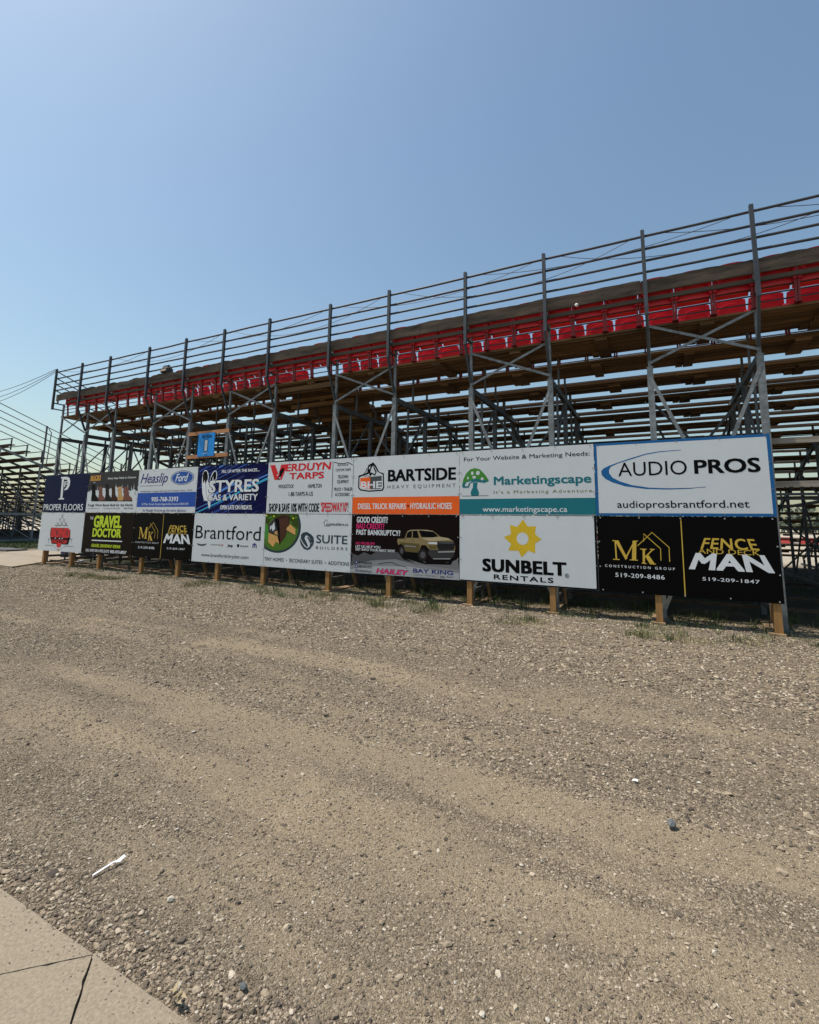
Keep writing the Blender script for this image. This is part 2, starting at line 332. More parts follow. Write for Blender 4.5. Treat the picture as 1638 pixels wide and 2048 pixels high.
('styres','T','GAS & VARIETY',0.454,0.323,2.151,0.474,'white',0.03,0,1,1,4),
('styres','T','GAS & VARIETY',0.441,0.31,2.166,0.481,'black',0.05,0,1,1,3),
('styres','T','OPEN LATE ON FRIDAYS.',0.908,0.097,1.991,0.203,'white',0.03,0,1,1,2),
('styres','P',[(0.522,0.107),(0.478,0.181),(0.447,0.305),(0.31,0.331),(0.228,0.496),(0.191,0.673),(0.169,0.877),(0.187,1.042),(0.244,1.111),(0.317,1.112),(0.388,1.036),(0.418,0.921),(0.396,0.845),(0.446,0.743),(0.467,0.881),(0.525,1.018),(0.607,1.091),(0.678,1.082),(0.72,0.987),(0.708,0.875),(0.668,0.838),(0.561,0.666),(0.562,0.491),(0.648,0.515),(0.587,0.416),(0.544,0.317),(0.549,0.181)],'white',2),
('styres','P',[(0.206,0.825),(0.189,0.978),(0.216,1.067),(0.268,1.091),(0.33,1.076),(0.382,0.972),(0.386,0.884),(0.348,0.821),(0.305,0.747),(0.27,0.874),(0.253,0.773)],'black',2.5),
('styres','P',[(0.478,0.818),(0.488,0.893),(0.545,0.992),(0.609,1.066),(0.663,1.064),(0.693,0.975),(0.679,0.863),(0.597,0.84),(0.573,0.966),(0.553,0.835)],'black',2.5),
('styres','L',[(0.268,0.976),(0.374,0.494),(0.456,0.305)],0.008,'charcoal',2.6),
('verduyn','P',[(0.057,1.149),(0.211,1.15),(0.333,0.922),(0.398,1.149),(0.599,1.154),(0.435,0.795),(0.215,0.794)],'red',2),
('verduyn','P',[(0.346,0.991),(0.465,1.084),(0.505,1.027),(0.36,0.79),(0.305,0.798),(0.369,0.921)],'black',3),
('verduyn','P',[(0.271,0.896),(0.328,0.939),(0.317,0.884)],'signwhite',3.2),
('verduyn','P',[(0.335,0.832),(0.394,0.862),(0.394,0.821)],'signwhite',3.2),
('verduyn','T','ERDUYN',0.543,0.984,1.849,1.154,'red',0.045,0.08,1,1,2),
('verduyn','T','TARPS',0.661,0.793,1.658,0.942,'red',0.05,0,1,1,2),
('verduyn','T','WOODSTOCK',0.346,0.593,0.808,0.676,'black',0.012,0,1,1,2),
('verduyn','T','HAMILTON',1.222,0.584,1.604,0.673,'black',0.012,0,1,1,2),
('verduyn','T','1-88-TARPS-R-US',0.669,0.405,1.372,0.502,'black',0.012,0,1,1,2),
('verduyn','T','CUSTOM TARPS',1.971,0.936,2.37,0.991,'black',0.012,0,1,1,2),
('verduyn','T','TIE-DOWN',2.037,0.774,2.307,0.848,'black',0.012,0,1,1,2),
('verduyn','T','EQUIPMENT',2.025,0.671,2.331,0.74,'black',0.012,0,1,1,2),
('verduyn','T','TRUCK + TRAILER',1.934,0.506,2.424,0.576,'black',0.012,0,1,1,2),
('verduyn','T','ACCESSORIES',1.975,0.393,2.357,0.461,'black',0.012,0,1,1,2),
('verduyn','T','EAGLE',2.017,1.051,2.31,1.088,'black',0.02,0.2,1,1,2),
('verduyn','L',[(1.926,1.144),(2.053,1.106),(2.194,1.099),(2.285,1.121),(2.417,1.064)],0.016,'black',2),
('verduyn','L',[(1.893,1.158),(1.895,0.362)],0.014,'black',2),
('verduyn','T','SHOP & SAVE 10% WITH CODE',0.083,0.046,1.561,0.239,'black',0.02,0,1,1,2),
('verduyn','T',"'SPEEDWAY10'",1.603,0.051,2.308,0.253,'red',0.02,0,1,1,2),
('verduyn','T','!',2.32,0.056,2.338,0.253,'black',0.02,0,1,1,2),
('bartside','T','BARTSIDE',0.858,0.675,2.37,0.919,'black',0.04,0,1,1,2),
('bartside','T','HEAVY EQUIPMENT',0.854,0.531,2.361,0.6,'grey4',0.0,0,1.6,1,2),
('bartside','P',[(0,0.01),(2.44,0.01),(2.44,0.36),(0,0.36)],'orangered',1),
('bartside','T','DIESEL TRUCK REPAIRS',0.144,0.11,1.292,0.228,'white',0.02,0,1,1,2),
('bartside','E',(1.34,0.171),0.025,0.025,'darkred',2,0),
('bartside','T','HYDRAULIC HOSES',1.391,0.114,2.283,0.232,'white',0.02,0,1,1,2),
('bartside','P',[(0.13,0.82),(0.25,0.85),(0.348,0.881),(0.363,1.033),(0.492,1.095),(0.56,1.025),(0.642,0.887),(0.758,0.85),(0.777,0.552),(0.741,0.487),(0.401,0.472),(0.182,0.503),(0.131,0.565)],'black',1),
('bartside','P',[(0.16,0.785),(0.271,0.819),(0.389,0.849),(0.392,0.998),(0.489,1.061),(0.542,0.985),(0.603,0.889),(0.732,0.824),(0.747,0.559),(0.717,0.513),(0.4,0.499),(0.201,0.529),(0.163,0.571)],'signwhite',2),
('bartside','P',[(0.18,0.767),(0.43,0.787),(0.438,0.532),(0.208,0.556),(0.187,0.591)],'orangered',2.5),
('bartside','P',[(0.43,0.787),(0.71,0.802),(0.716,0.553),(0.69,0.527),(0.438,0.525)],'grey4',2.5),
('bartside','T','BHE',0.2,0.543,0.713,0.692,'white',0.05,0,1,1,3),
('bartside','P',[(0.388,0.879),(0.365,0.965),(0.418,0.946),(0.423,1.013),(0.492,1.078),(0.526,0.992),(0.584,0.889),(0.547,0.807),(0.468,0.843),(0.422,0.787)],'black',3),
('bartside','P',[(0.428,0.878),(0.449,0.962),(0.49,1.027),(0.511,0.959),(0.553,0.874),(0.531,0.841),(0.475,0.873)],'signwhite',3.4),
('bartside','L',[(0.223,0.817),(0.308,0.899),(0.345,0.982)],0.014,'black',3),
('bartside','L',[(0.271,0.805),(0.37,0.812),(0.431,0.777)],0.012,'black',3),
('scape','T','For Your Website & Marketing Needs:',0.093,1.02,2.371,1.095,'black',0.006,0,1,1,2),
('scape','T','Marketingscape',0.68,0.555,2.383,0.708,'teal',0.035,0,1,1,2),
('scape','T',"It's a Marketing Adventure",0.678,0.394,2.389,0.45,'olive',0.006,0,1.25,1,2),
('scape','P',[(0,0.015),(2.44,0.015),(2.44,0.3),(0,0.3)],'teal',1),
('scape','T','www.marketingscape.ca',0.462,0.061,1.975,0.158,'white',0.008,0,1,1,2),
('scape','P',[(0.054,0.548),(0.077,0.669),(0.141,0.789),(0.221,0.862),(0.317,0.883),(0.411,0.855),(0.504,0.762),(0.58,0.655),(0.58,0.62),(0.503,0.604),(0.441,0.623),(0.316,0.627),(0.221,0.599),(0.189,0.515),(0.077,0.517)],'green',1),
('scape','P',[(0.054,0.548),(0.093,0.614),(0.316,0.678),(0.58,0.641),(0.503,0.598),(0.41,0.612),(0.316,0.627),(0.221,0.599),(0.195,0.515),(0.077,0.511)],'teal',2),
('scape','P',[(0.109,0.547),(0.141,0.613),(0.252,0.64),(0.189,0.591),(0.173,0.54)],'signwhite',3),
('scape','E',(0.262,0.785),0.026,0.036,'signwhite',3,0),
('scape','E',(0.373,0.787),0.038,0.042,'signwhite',3,0),
('scape','E',(0.3,0.708),0.035,0.027,'signwhite',3,0),
('scape','E',(0.173,0.697),0.019,0.027,'signwhite',3,0),
('scape','E',(0.457,0.674),0.028,0.027,'signwhite',3,0),
('scape','P',[(0.278,0.609),(0.363,0.616),(0.353,0.512),(0.393,0.422),(0.383,0.368),(0.299,0.352),(0.236,0.37),(0.227,0.43),(0.271,0.514)],'teal',2),
('scape','L',[(0.067,0.357),(0.578,0.36)],0.008,'black',2),
('audio','P',[(0,0),(2.44,0),(2.44,1.22),(0,1.22)],'audioblue',1),
('audio','P',[(0.045,0.045),(2.395,0.045),(2.395,1.175),(0.045,1.175)],'signwhite',2),
('audio','T','AUDIO',0.364,0.65,1.354,0.873,'black',0.0,0,1,1,4),
('audio','T','PROS',1.451,0.654,2.294,0.869,'black',0.035,0,1,1,4),
('audio','T','audioprosbrantford.net',0.326,0.133,2.121,0.245,'black',0.008,0,1,1,4),
('audio','P',[(1.287,1.042),(0.993,1.034),(0.79,1.006),(0.581,0.948),(0.389,0.887),(0.236,0.835),(0.137,0.787),(0.102,0.741),(0.111,0.679),(0.163,0.614),(0.268,0.553),(0.456,0.484),(0.763,0.433),(1.079,0.418),(1.386,0.425),(1.591,0.452),(1.59,0.443),(1.386,0.438),(1.08,0.438),(0.804,0.454),(0.561,0.5),(0.376,0.569),(0.272,0.634),(0.227,0.706),(0.225,0.765),(0.257,0.815),(0.367,0.864),(0.58,0.927),(0.79,0.99),(0.993,1.021),(1.287,1.034)],'audioblue',3),
('bond','T','BOND',0.696,0.431,1.732,0.74,'red',0.07,0,1,1,3),
('bond','P',[(0.645,0.728),(1.612,0.738),(1.76,0.665),(1.783,0.487),(1.746,0.337),(1.714,0.231),(0.782,0.228),(0.668,0.427),(0.627,0.549)],'darkred',2),
('bond','P',[(0.666,0.435),(1.792,0.442),(1.715,0.229),(0.782,0.228)],'black',2.4),
('bond','P',[(0.927,0.388),(1.016,0.391),(0.962,0.438)],'signwhite',2.6),
('bond','P',[(1.165,0.383),(1.252,0.385),(1.198,0.432)],'signwhite',2.6),
('bond','P',[(1.314,0.391),(1.401,0.394),(1.348,0.441)],'signwhite',2.6),
('bond','T','FENCE CORP',0.777,0.249,1.647,0.366,'red',0.04,0,1,1,3),
('bond','E',(1.2,0.199),0.126,0.075,'red',3.4,0),
('bond','L',[(0.825,0.816),(1.582,0.82)],0.011,'black',3),
('bond','L',[(0.931,0.91),(1.113,0.774)],0.011,'black',3),
('bond','L',[(1.084,0.912),(0.9,0.725)],0.011,'black',3),
('bond','L',[(1.046,1.027),(1.326,0.808)],0.011,'black',3),
('bond','L',[(1.392,1.022),(1.141,0.775)],0.011,'black',3),
('bond','L',[(1.158,1.158),(1.486,0.826)],0.011,'black',3),
('bond','L',[(1.282,1.159),(1.099,0.973)],0.011,'black',3),
('bond','L',[(1.498,0.902),(1.366,0.748)],0.011,'black',3),
('bond','L',[(1.35,0.961),(1.589,0.782)],0.011,'black',3),
('bond','L',[(0.529,0.408),(0.6,0.348),(0.609,0.24)],0.014,'black',2),
('bond','L',[(0.6,0.348),(0.664,0.381)],0.014,'black',2.1),
('bond','L',[(1.792,0.442),(1.856,0.384),(1.863,0.281)],0.014,'black',2),
('bond','L',[(1.856,0.384),(1.916,0.416)],0.014,'black',2.1),
('bond','L',[(0.423,0.173),(0.878,0.176)],0.03,'grey5',2),
('bond','L',[(1.51,0.18),(2.009,0.185)],0.03,'grey5',2),
('bond','L',[(0.875,0.188),(1.212,0.041),(1.562,0.189)],0.006,'black',2.5),
('bond','E',(1.209,0.056),0.043,0.021,'red',3,0),
('gravel','T','THE',0.288,1.012,0.452,1.095,'white',0.01,0,1,1,2),
('gravel','T','GRAVEL',0.508,0.783,1.855,1.131,'lime',0.05,0,1,1,2),
('gravel','T','DOCTOR',0.491,0.505,1.874,0.757,'lime',0.05,0,1,1,2),
('gravel','P',[(0.483,0.418),(1.959,0.423),(1.957,0.393),(0.489,0.386)],'white',2),
('gravel','T','GRAVEL DRIVEWAY REPAIR',0.497,0.209,1.901,0.3,'lime',0.03,0.1,1,1,2),
('gravel','T','CALL NOW FOR A FREE QUOTE',0.228,0.069,1.406,0.146,'white',0.02,0.2,1,1,2),
('gravel','T','905-973-8957',1.445,0.064,2.201,0.147,'white',0.04,0.1,1,1,2),
('mk','P',[(0.263,0.809),(0.284,0.809),(0.289,0.524),(0.268,0.523)],'gold',2),
('mk','P',[(0.268,0.815),(0.326,0.817),(0.443,0.548),(0.417,0.519)],'gold',2),
('mk','P',[(0.417,0.519),(0.406,0.551),(0.55,0.822),(0.566,0.822)],'gold',2),
('mk','P',[(0.529,0.821),(0.586,0.823),(0.569,0.528),(0.508,0.527)],'gold',2),
('mk','P',[(0.23,0.826),(0.325,0.824),(0.322,0.81),(0.229,0.812)],'gold',2),
('mk','P',[(0.229,0.527),(0.327,0.528),(0.326,0.514),(0.228,0.514)],'gold',2),
('mk','P',[(0.538,0.83),(0.609,0.83),(0.608,0.817),(0.537,0.817)],'gold',2),
('mk','P',[(0.475,0.53),(0.595,0.529),(0.594,0.516),(0.475,0.517)],'gold',2),
('mk','P',[(0.633,0.708),(0.727,0.705),(0.727,0.694),(0.702,0.684),(0.698,0.586),(0.796,0.692),(0.773,0.7),(0.773,0.709),(0.84,0.707),(0.84,0.696),(0.815,0.686),(0.749,0.614),(0.829,0.484),(0.848,0.477),(0.848,0.468),(0.765,0.468),(0.707,0.576),(0.697,0.564),(0.693,0.488),(0.716,0.479),(0.716,0.47),(0.646,0.473),(0.647,0.484),(0.663,0.493),(0.669,0.687),(0.633,0.697)],'gold',2),
('mk','L',[(0.599,0.748),(0.815,0.965),(1.042,0.74),(1.04,0.521)],0.012,'gold',2),
('mk','L',[(0.693,0.822),(0.695,0.942),(0.924,0.714),(0.921,0.532)],0.012,'gold',2.2),
('mk','T','CONSTRUCTION GROUP',0.103,0.394,1.105,0.433,'white',0.012,0,1.7,1,2),
('mk','T','519-209-8486',0.253,0.245,0.958,0.31,'white',0.012,0,1.1,1,2),
('mk','P',[(1.22,1.184),(1.233,1.184),(1.229,0.006),(1.214,0.009)],'gold',2),
('mk','T','FENCE',1.462,0.737,2.2,0.896,'gold',0.022,0,1.08,0.84,2),
('mk','T','AND DECK',1.43,0.664,2.2,0.736,'gold',0,0,1,1,2),
('mk','T','MAN',1.29,0.424,2.356,0.67,'white',0.06,0,1.06,0.8,2),
('mk','T','519-209-1847',1.461,0.266,2.167,0.316,'white',0.012,0,1.1,1,2),
('brant','T','Brantford',0.087,0.587,2.319,0.913,'black',0,0,1,1,2),
('brant','P',[(0.144,0.462),(0.332,0.442),(0.535,0.467),(0.471,0.42),(0.356,0.397),(0.217,0.411)],'grey4',2),
('brant','T','DODGE',0.67,0.429,1.017,0.462,'grey4',0.01,0,1,1,2),
('brant','P',[(1.025,0.418),(1.061,0.466),(1.079,0.467),(1.043,0.419)],'red',2),
('brant','P',[(1.062,0.419),(1.098,0.467),(1.116,0.468),(1.08,0.42)],'red',2),
('brant','T','Jeep',1.253,0.413,1.436,0.478,'black',0.04,0,1,1,2),
('brant','P',[(1.571,0.483),(1.65,0.483),(1.647,0.427),(1.614,0.405),(1.58,0.425)],'black',2),
('brant','T','RAM',1.69,0.423,1.938,0.462,'black',0.04,0,1,1,2),
('brant','P',[(2.08,0.417),(2.074,0.487),(2.115,0.523),(2.166,0.525),(2.21,0.487),(2.216,0.417),(2.189,0.416),(2.184,0.478),(2.159,0.495),(2.158,0.42),(2.134,0.419),(2.128,0.494),(2.106,0.476),(2.11,0.418)],'navy',2),
('brant','T','www.brantfordchrysler.com',0.352,0.147,1.972,0.229,'black',0.004,0,1,1,2),
('suite','P',[(-0.01,1.219),(0.981,1.215),(1.01,1.164),(1.034,1.111),(1.052,1.057),(1.064,1.001),(1.071,0.946),(1.071,0.89),(1.065,0.834),(1.054,0.78),(1.037,0.727),(1.014,0.676),(0.986,0.626),(0.952,0.58),(0.914,0.536),(0.87,0.496),(0.823,0.459),(0.771,0.427),(0.716,0.398),(0.658,0.374),(0.597,0.355),(0.534,0.341),(0.469,0.332),(0.403,0.329),(0.337,0.33),(0.27,0.337),(0.205,0.349),(0.14,0.367),(0.077,0.389),(0.017,0.417),(0.006,0.446)],'slate',1),
('suite','P',[(-0.01,1.219),(0.905,1.218),(0.935,1.171),(0.96,1.121),(0.979,1.07),(0.993,1.018),(1.002,0.965),(1.004,0.911),(1.001,0.859),(0.992,0.806),(0.978,0.756),(0.958,0.706),(0.932,0.659),(0.902,0.614),(0.867,0.572),(0.827,0.534),(0.783,0.499),(0.735,0.468),(0.683,0.441),(0.629,0.418),(0.572,0.4),(0.513,0.388),(0.453,0.38),(0.391,0.377),(0.33,0.38),(0.268,0.388),(0.207,0.401),(0.147,0.419),(0.09,0.442),(0.035,0.47),(-0.001,0.541)],'grass',2),
('suite','P',[(-0.01,1.219),(0.97,1.224),(0.992,0.99),(0.829,1.014),(0.722,1.079),(0.189,1.114),(0.108,0.977),(0.006,1.003)],'leafgreen',2.3),
('suite','P',[(0.279,1.115),(0.54,1.198),(0.734,1.159),(0.738,0.96),(0.626,0.693),(0.472,0.516),(0.396,0.713),(0.123,0.787),(0.1,0.963)],'darkbrown',3),
('suite','P',[(0.1,0.963),(0.279,1.115),(0.451,0.688),(0.378,0.726),(0.123,0.787)],'charcoal',3.3),
('suite','P',[(0.124,0.774),(0.451,0.688),(0.461,0.542),(0.353,0.579),(0.281,0.456),(0.12,0.571)],'woodlite',3.6),
('suite','P',[(0.656,0.892),(0.762,0.986),(0.923,0.871),(0.914,0.74),(0.668,0.833)],'woodlite',3.6),
('suite','P',[(0.203,0.924),(0.276,1.033),(0.314,0.872),(0.238,0.817)],'signwhite',3.6),
('suite','P',[(0.423,1.089),(0.683,1.145),(0.72,0.973),(0.607,0.705),(0.487,0.556),(0.477,0.822)],'brown3',3.4),
('suite','L',[(0.152,0.754),(0.119,0.585)],0.008,'tan',3.9),
('suite','L',[(0.211,0.734),(0.178,0.568)],0.008,'tan',3.9),
('suite','L',[(0.27,0.714),(0.237,0.551)],0.008,'tan',3.9),
('suite','L',[(0.329,0.694),(0.295,0.534)],0.008,'tan',3.9),
('suite','L',[(0.387,0.674),(0.354,0.517)],0.008,'tan',3.9),
('suite','L',[(0.659,0.846),(0.915,0.737)],0.012,'black',3.8),
('suite','P',[(0.3,0.818),(0.389,0.82),(0.395,0.727),(0.314,0.751)],'tan',3.7),
('suite','P',[(0.279,1.115),(0.423,1.089),(0.487,0.556),(0.472,0.516),(0.396,0.713),(0.45,0.701)],'black',3.5),
('suite','P',[(0.153,0.917),(0.193,0.965),(0.206,0.884),(0.166,0.836)],'signwhite',3.8),
('suite','P',[(0.762,0.986),(0.829,1.014),(0.992,0.99),(0.99,0.885),(0.902,0.936)],'leafgreen',2.7),
('suite','E',(0.03,1.174),0.029,0.019,'lime',2.5,0),
('suite','E',(0.119,1.124),0.029,0.019,'green',2.5,0),
('suite','E',(0.171,1.142),0.029,0.019,'green',2.5,0),
('suite','E',(0.254,1.161),0.029,0.019,'lime',2.5,0),
('suite','E',(0.31,1.111),0.028,0.019,'green',2.5,0),
('suite','E',(0.392,1.129),0.029,0.019,'green',2.5,0),
('suite','E',(0.442,1.147),0.029,0.019,'lime',2.5,0),
('suite','E',(0.524,1.165),0.028,0.019,'green',2.5,0),
('suite','E',(0.578,1.116),0.028,0.019,'green',2.5,0),
('suite','E',(0.659,1.134),0.028,0.019,'lime',2.5,0),
('suite','E',(0.708,1.152),0.028,0.019,'green',2.5,0),
('suite','E',(0.788,1.17),0.028,0.018,'green',2.5,0),
('suite','E',(0.841,1.121),0.028,0.019,'lime',2.5,0),
('suite','E',(0.92,1.139),0.028,0.018,'green',2.5,0),
('suite','P',[(0.0,0.962),(0.092,0.949),(0.124,0.774),(0.102,0.571),(0.004,0.676)],'green',2.6),
('suite','T','suitebuilders.ca',1.769,0.976,2.348,1.037,'black',0.012,0,1,1,2),
('suite','L',[(1.88,0.962),(1.719,0.969),(1.715,1.039),(1.695,1.032),(1.766,1.103),(1.821,1.053)],0.01,'black',2),
('suite','P',[(1.082,0.757),(1.145,0.81),(1.244,0.825),(1.362,0.776),(1.438,0.714),(1.46,0.613),(1.424,0.523),(1.401,0.509),(1.405,0.586),(1.316,0.711),(1.248,0.754),(1.2,0.734),(1.189,0.682),(1.258,0.581),(1.294,0.518),(1.263,0.491),(1.159,0.578),(1.087,0.666)],'slate',2),
('suite','P',[(1.061,0.678),(1.089,0.627),(1.196,0.502),(1.281,0.466),(1.344,0.507),(1.357,0.571),(1.286,0.672),(1.251,0.709),(1.3,0.711),(1.387,0.611),(1.408,0.522),(1.363,0.457),(1.283,0.428),(1.183,0.45),(1.095,0.537),(1.062,0.613)],'slate',2.2),
('suite','T','SUITE',1.518,0.589,2.343,0.768,'slate',0.02,0,1,1,2),
('suite','T','BUILDERS',1.516,0.463,2.35,0.521,'slate',0.006,0,1.5,1,2),
('suite','T','TINY HOMES  •  SECONDARY SUITES  •  ADDITIONS',0.03,0.142,2.407,0.219,'black',0.006,0,1,1,2),
('credit','T','GOOD CREDIT?',0.125,1.047,0.877,1.168,'white',0.025,0,1,1,2),
('credit','T','BAD CREDIT?',0.121,0.92,0.801,1.033,'magenta',0.025,0,1,1,2),
('credit','T','PAST BANKRUPTCY?',0.12,0.795,1.173,0.902,'white',0.025,0,1,1,2),
('credit','T','NO PROBLEM!',0.114,0.591,0.582,0.647,'magenta',0.02,0.2,1,1,2),
('credit','T','LET US HELP YOU',0.112,0.528,0.715,0.578,'white',0.02,0,1,1,2),
('credit','T','GET INTO YOUR NEXT RIDE!',0.115,0.468,1.055,0.515,'white',0.02,0,1,1,2),
('credit','P',[(-0.0,0.009),(0.003,0.153),(0.499,0.306),(1.075,0.36),(1.624,0.265),(2.435,0.268),(2.442,0.012)],'grey6',1),
('credit','P',[(0.003,0.153),(0.047,0.4),(0.188,0.363),(0.324,0.441),(0.497,0.391),(0.695,0.512),(0.927,0.465),(1.121,0.473),(1.25,0.341),(1.624,0.238),(1.075,0.333),(0.5,0.278)],'grey2',1.2),
('credit','P',[(-0.0,0.009),(0.002,0.081),(0.588,0.169),(1.316,0.208),(2.071,0.157),(2.442,0.14),(2.442,0.012)],'grey5',1.3),
('credit','P',[(1.122,0.418),(1.249,0.423),(1.592,0.357),(1.849,0.276),(2.272,0.337),(2.413,0.396),(2.436,0.204),(1.624,0.251)],'grey3',1.5),
('credit','P',[(1.154,0.419),(1.59,0.492),(1.622,0.359),(1.714,0.303),(2.214,0.321),(2.328,0.405),(2.272,0.285),(1.714,0.269),(1.25,0.368)],'black',2),
('credit','P',[(1.118,0.747),(1.274,0.754),(1.327,0.88),(1.397,0.916),(1.553,0.926),(1.767,0.925),(1.903,0.906),(1.993,0.841),(2.052,0.802),(2.212,0.78),(2.313,0.73),(2.356,0.653),(2.349,0.523),(1.98,0.534),(1.816,0.554),(1.74,0.632),(1.649,0.629),(1.582,0.478),(1.295,0.494),(1.245,0.615),(1.181,0.641),(1.134,0.612),(1.108,0.68)],'khaki',2.3),
('credit','P',[(1.132,0.674),(1.588,0.654),(1.619,0.615),(1.582,0.478),(1.295,0.494),(1.245,0.615)],'khakidark',2.5),
('credit','P',[(1.306,0.762),(1.335,0.866),(1.39,0.902),(1.437,0.903),(1.431,0.765)],'black',2.6),
('credit','P',[(1.455,0.766),(1.457,0.903),(1.55,0.915),(1.594,0.763)],'black',2.6),
('credit','P',[(1.584,0.916),(1.903,0.892),(2.008,0.808),(1.889,0.785),(1.647,0.785)],'black',2.6),
('credit','P',[(1.277,0.616),(1.527,0.605),(1.519,0.584),(1.277,0.592)],'grey6',2.8),
('credit','P',[(1.994,0.714),(2.313,0.717),(2.356,0.653),(2.328,0.561),(2.009,0.549),(1.972,0.64)],'black2',2.7),
('credit','P',[(1.788,0.688),(1.971,0.696),(1.994,0.657),(1.8,0.658)],'signwhite',2.8),
('credit','P',[(1.816,0.548),(2.349,0.555),(2.328,0.444),(2.257,0.388),(1.878,0.384),(1.787,0.473)],'charcoal',2.7),
('credit','P',[(1.995,0.521),(2.349,0.542),(2.342,0.522),(2.01,0.501)],'grey5',2.9),
('credit','P',[(1.893,0.384),(2.271,0.402),(2.243,0.385),(1.908,0.372)],'grey5',2.9),
('credit','P',[(1.327,0.88),(1.397,0.916),(1.553,0.926),(1.767,0.925),(1.903,0.906),(1.895,0.898),(1.615,0.914),(1.401,0.901),(1.338,0.869)],'khakilight',2.9),
('credit','P',[(1.889,0.782),(2.052,0.798),(2.212,0.777),(2.27,0.749),(1.993,0.721),(1.785,0.714),(1.647,0.765)],'khakilight',2.9),
('credit','P',[(1.793,0.634),(1.972,0.633),(1.987,0.561),(1.824,0.561)],'khakidark',2.9),
('credit','L',[(1.29,0.755),(1.287,0.493)],0.006,'khakidark',3),
('credit','L',[(1.447,0.759),(1.444,0.486)],0.006,'khakidark',3),
('credit','L',[(1.115,0.744),(1.306,0.752)],0.01,'black',3),
('credit','P',[(2.011,0.701),(2.306,0.704),(2.313,0.678),(2.016,0.676)],'grey2',3),
('credit','E',(1.674,0.441),0.103,0.119,'black2',3,0),
('credit','E',(1.68,0.442),0.057,0.065,'grey2',3.3,0),
('credit','E',(1.208,0.504),0.06,0.099,'black2',3,0),
('credit','E',(1.214,0.504),0.033,0.055,'grey2',3.3,0),
('credit','E',(0.148,0.229),0.031,0.032,'navy',2,0),
('credit','E',(0.148,0.229),0.012,0.013,'white',3,0),
('credit','T','drivinghailey',0.197,0.209,0.526,0.256,'black',0.006,0,1,1,2),
('credit','E',(0.151,0.143),0.031,0.032,'navy',2,0),
('credit','E',(0.151,0.143),0.012,0.013,'white',3,0),
('credit','T','905-536-2023',0.2,0.123,0.529,0.172,'black',0.006,0,1,1,2),
('credit','E',(0.154,0.058),0.031,0.031,'navy',2,0),
('credit','E',(0.154,0.058),0.012,0.012,'white',3,0),
('credit','T','haileybayking.ca',0.203,0.038,0.531,0.088,'black',0.006,0,1,1,2),
('credit','L',[(0.678,0.216),(0.834,0.252),(0.996,0.267),(1.142,0.213),(1.316,0.195),(1.332,0.155)],0.01,'black',2),
('credit','T','HAILEY',0.625,0.032,1.376,0.133,'black',0.075,0.25,1,1,2),
('credit','T','HAILEY',0.632,0.036,1.37,0.127,'magenta',0.05,0.25,1,1,3),
('credit','T','BAY KING',1.473,0.096,2.315,0.174,'navy',0.04,0,1,1,2),
('credit','T','CHRYSLER',1.481,0.042,1.694,0.066,'grey2',0,0,1,1,2),
('credit','T','DODGE',1.725,0.044,1.947,0.068,'grey2',0.01,0,1,1,2),
('credit','P',[(1.958,0.035),(1.987,0.071),(1.998,0.072),(1.969,0.036)],'red',2),
('credit','T','Jeep',2.042,0.04,2.146,0.07,'black',0.03,0,1,1,2),
('credit','T','RAM',2.187,0.047,2.315,0.068,'black',0.03,0,1,1,2),
('sunbelt','P',[(1.211,1.149),(1.293,1.024),(1.436,1.032),(1.419,0.897),(1.527,0.801),(1.416,0.732),(1.412,0.56),(1.294,0.602),(1.174,0.481),(1.116,0.595),(0.933,0.59),(0.989,0.71),(0.854,0.827),(0.986,0.878),(0.974,1.053),(1.103,1.012)],'sungold',1),
('sunbelt','E',(1.196,0.808),0.105,0.108,'signwhite',2,0),
('sunbelt','T','SUNBELT',0.449,0.204,1.934,0.431,'black',0.062,0,1.06,1,2),
('sunbelt','T','RENTALS',0.663,0.076,1.713,0.16,'black',0.04,0,1.2,1,2),
('sunbelt','E',(1.938,0.211),0.036,0.037,'black',2,1),
('sunbelt','T','R',1.922,0.192,1.957,0.231,'black',0.02,0,1,1,2),
]

SIGNS = {
 'proper': (0, 1, 'propernavy', 'navy blue sign board with one tall white letter above two white words'),
 'boots': (1, 1, 'signwhite', 'sign board picturing a row of six work boots under a dark band'),
 'heaslip': (2, 1, 'signwhite', 'white sign board with a blue oval badge and a bright blue band'),
 'styres': (3, 1, 'stynavy', 'dark blue sign board with light streaks, two feathers and big white outlined letters'),
 'verduyn': (4, 1, 'signwhite', 'white sign board with a big red V and red words offering tarps'),
 'bartside': (5, 1, 'signwhite', 'white sign board with bold black heavy equipment lettering over an orange band'),
 'scape': (6, 1, 'signwhite', 'white sign board with a green spotted mushroom over a teal band'),
 'audio': (7, 1, 'audioblue', 'white sign board framed in blue with a blue swoosh around thin and bold black letters'),
 'bond': (0, 0, 'signwhite', 'white sign board with a red emblem under black fence mesh lines'),
 'gravel': (1, 0, 'brownblack', 'black sign board with large lime green letters about gravel driveways'),
 'mksmall': (2, 0, 'darkboard', 'black sign board with a gold house outline, under the blue oval badge board'),
 'brant': (3, 0, 'signwhite', 'white sign board with one big thin black word and a row of tiny car badges'),
 'suite': (4, 0, 'signwhite', 'white sign board with a round picture of a small dark house on grass'),
 'credit': (5, 0, 'brownblack', 'dark sign board picturing a khaki pickup truck with questions about credit'),
 'sunbelt': (6, 0, 'signwhite', 'white sign board with a yellow toothed sun wheel over heavy black letters'),
 'mk': (7, 0, 'darkboard', 'glossy black sign board with gold house outline, nearest the camera'),
}
_cnt = [0]
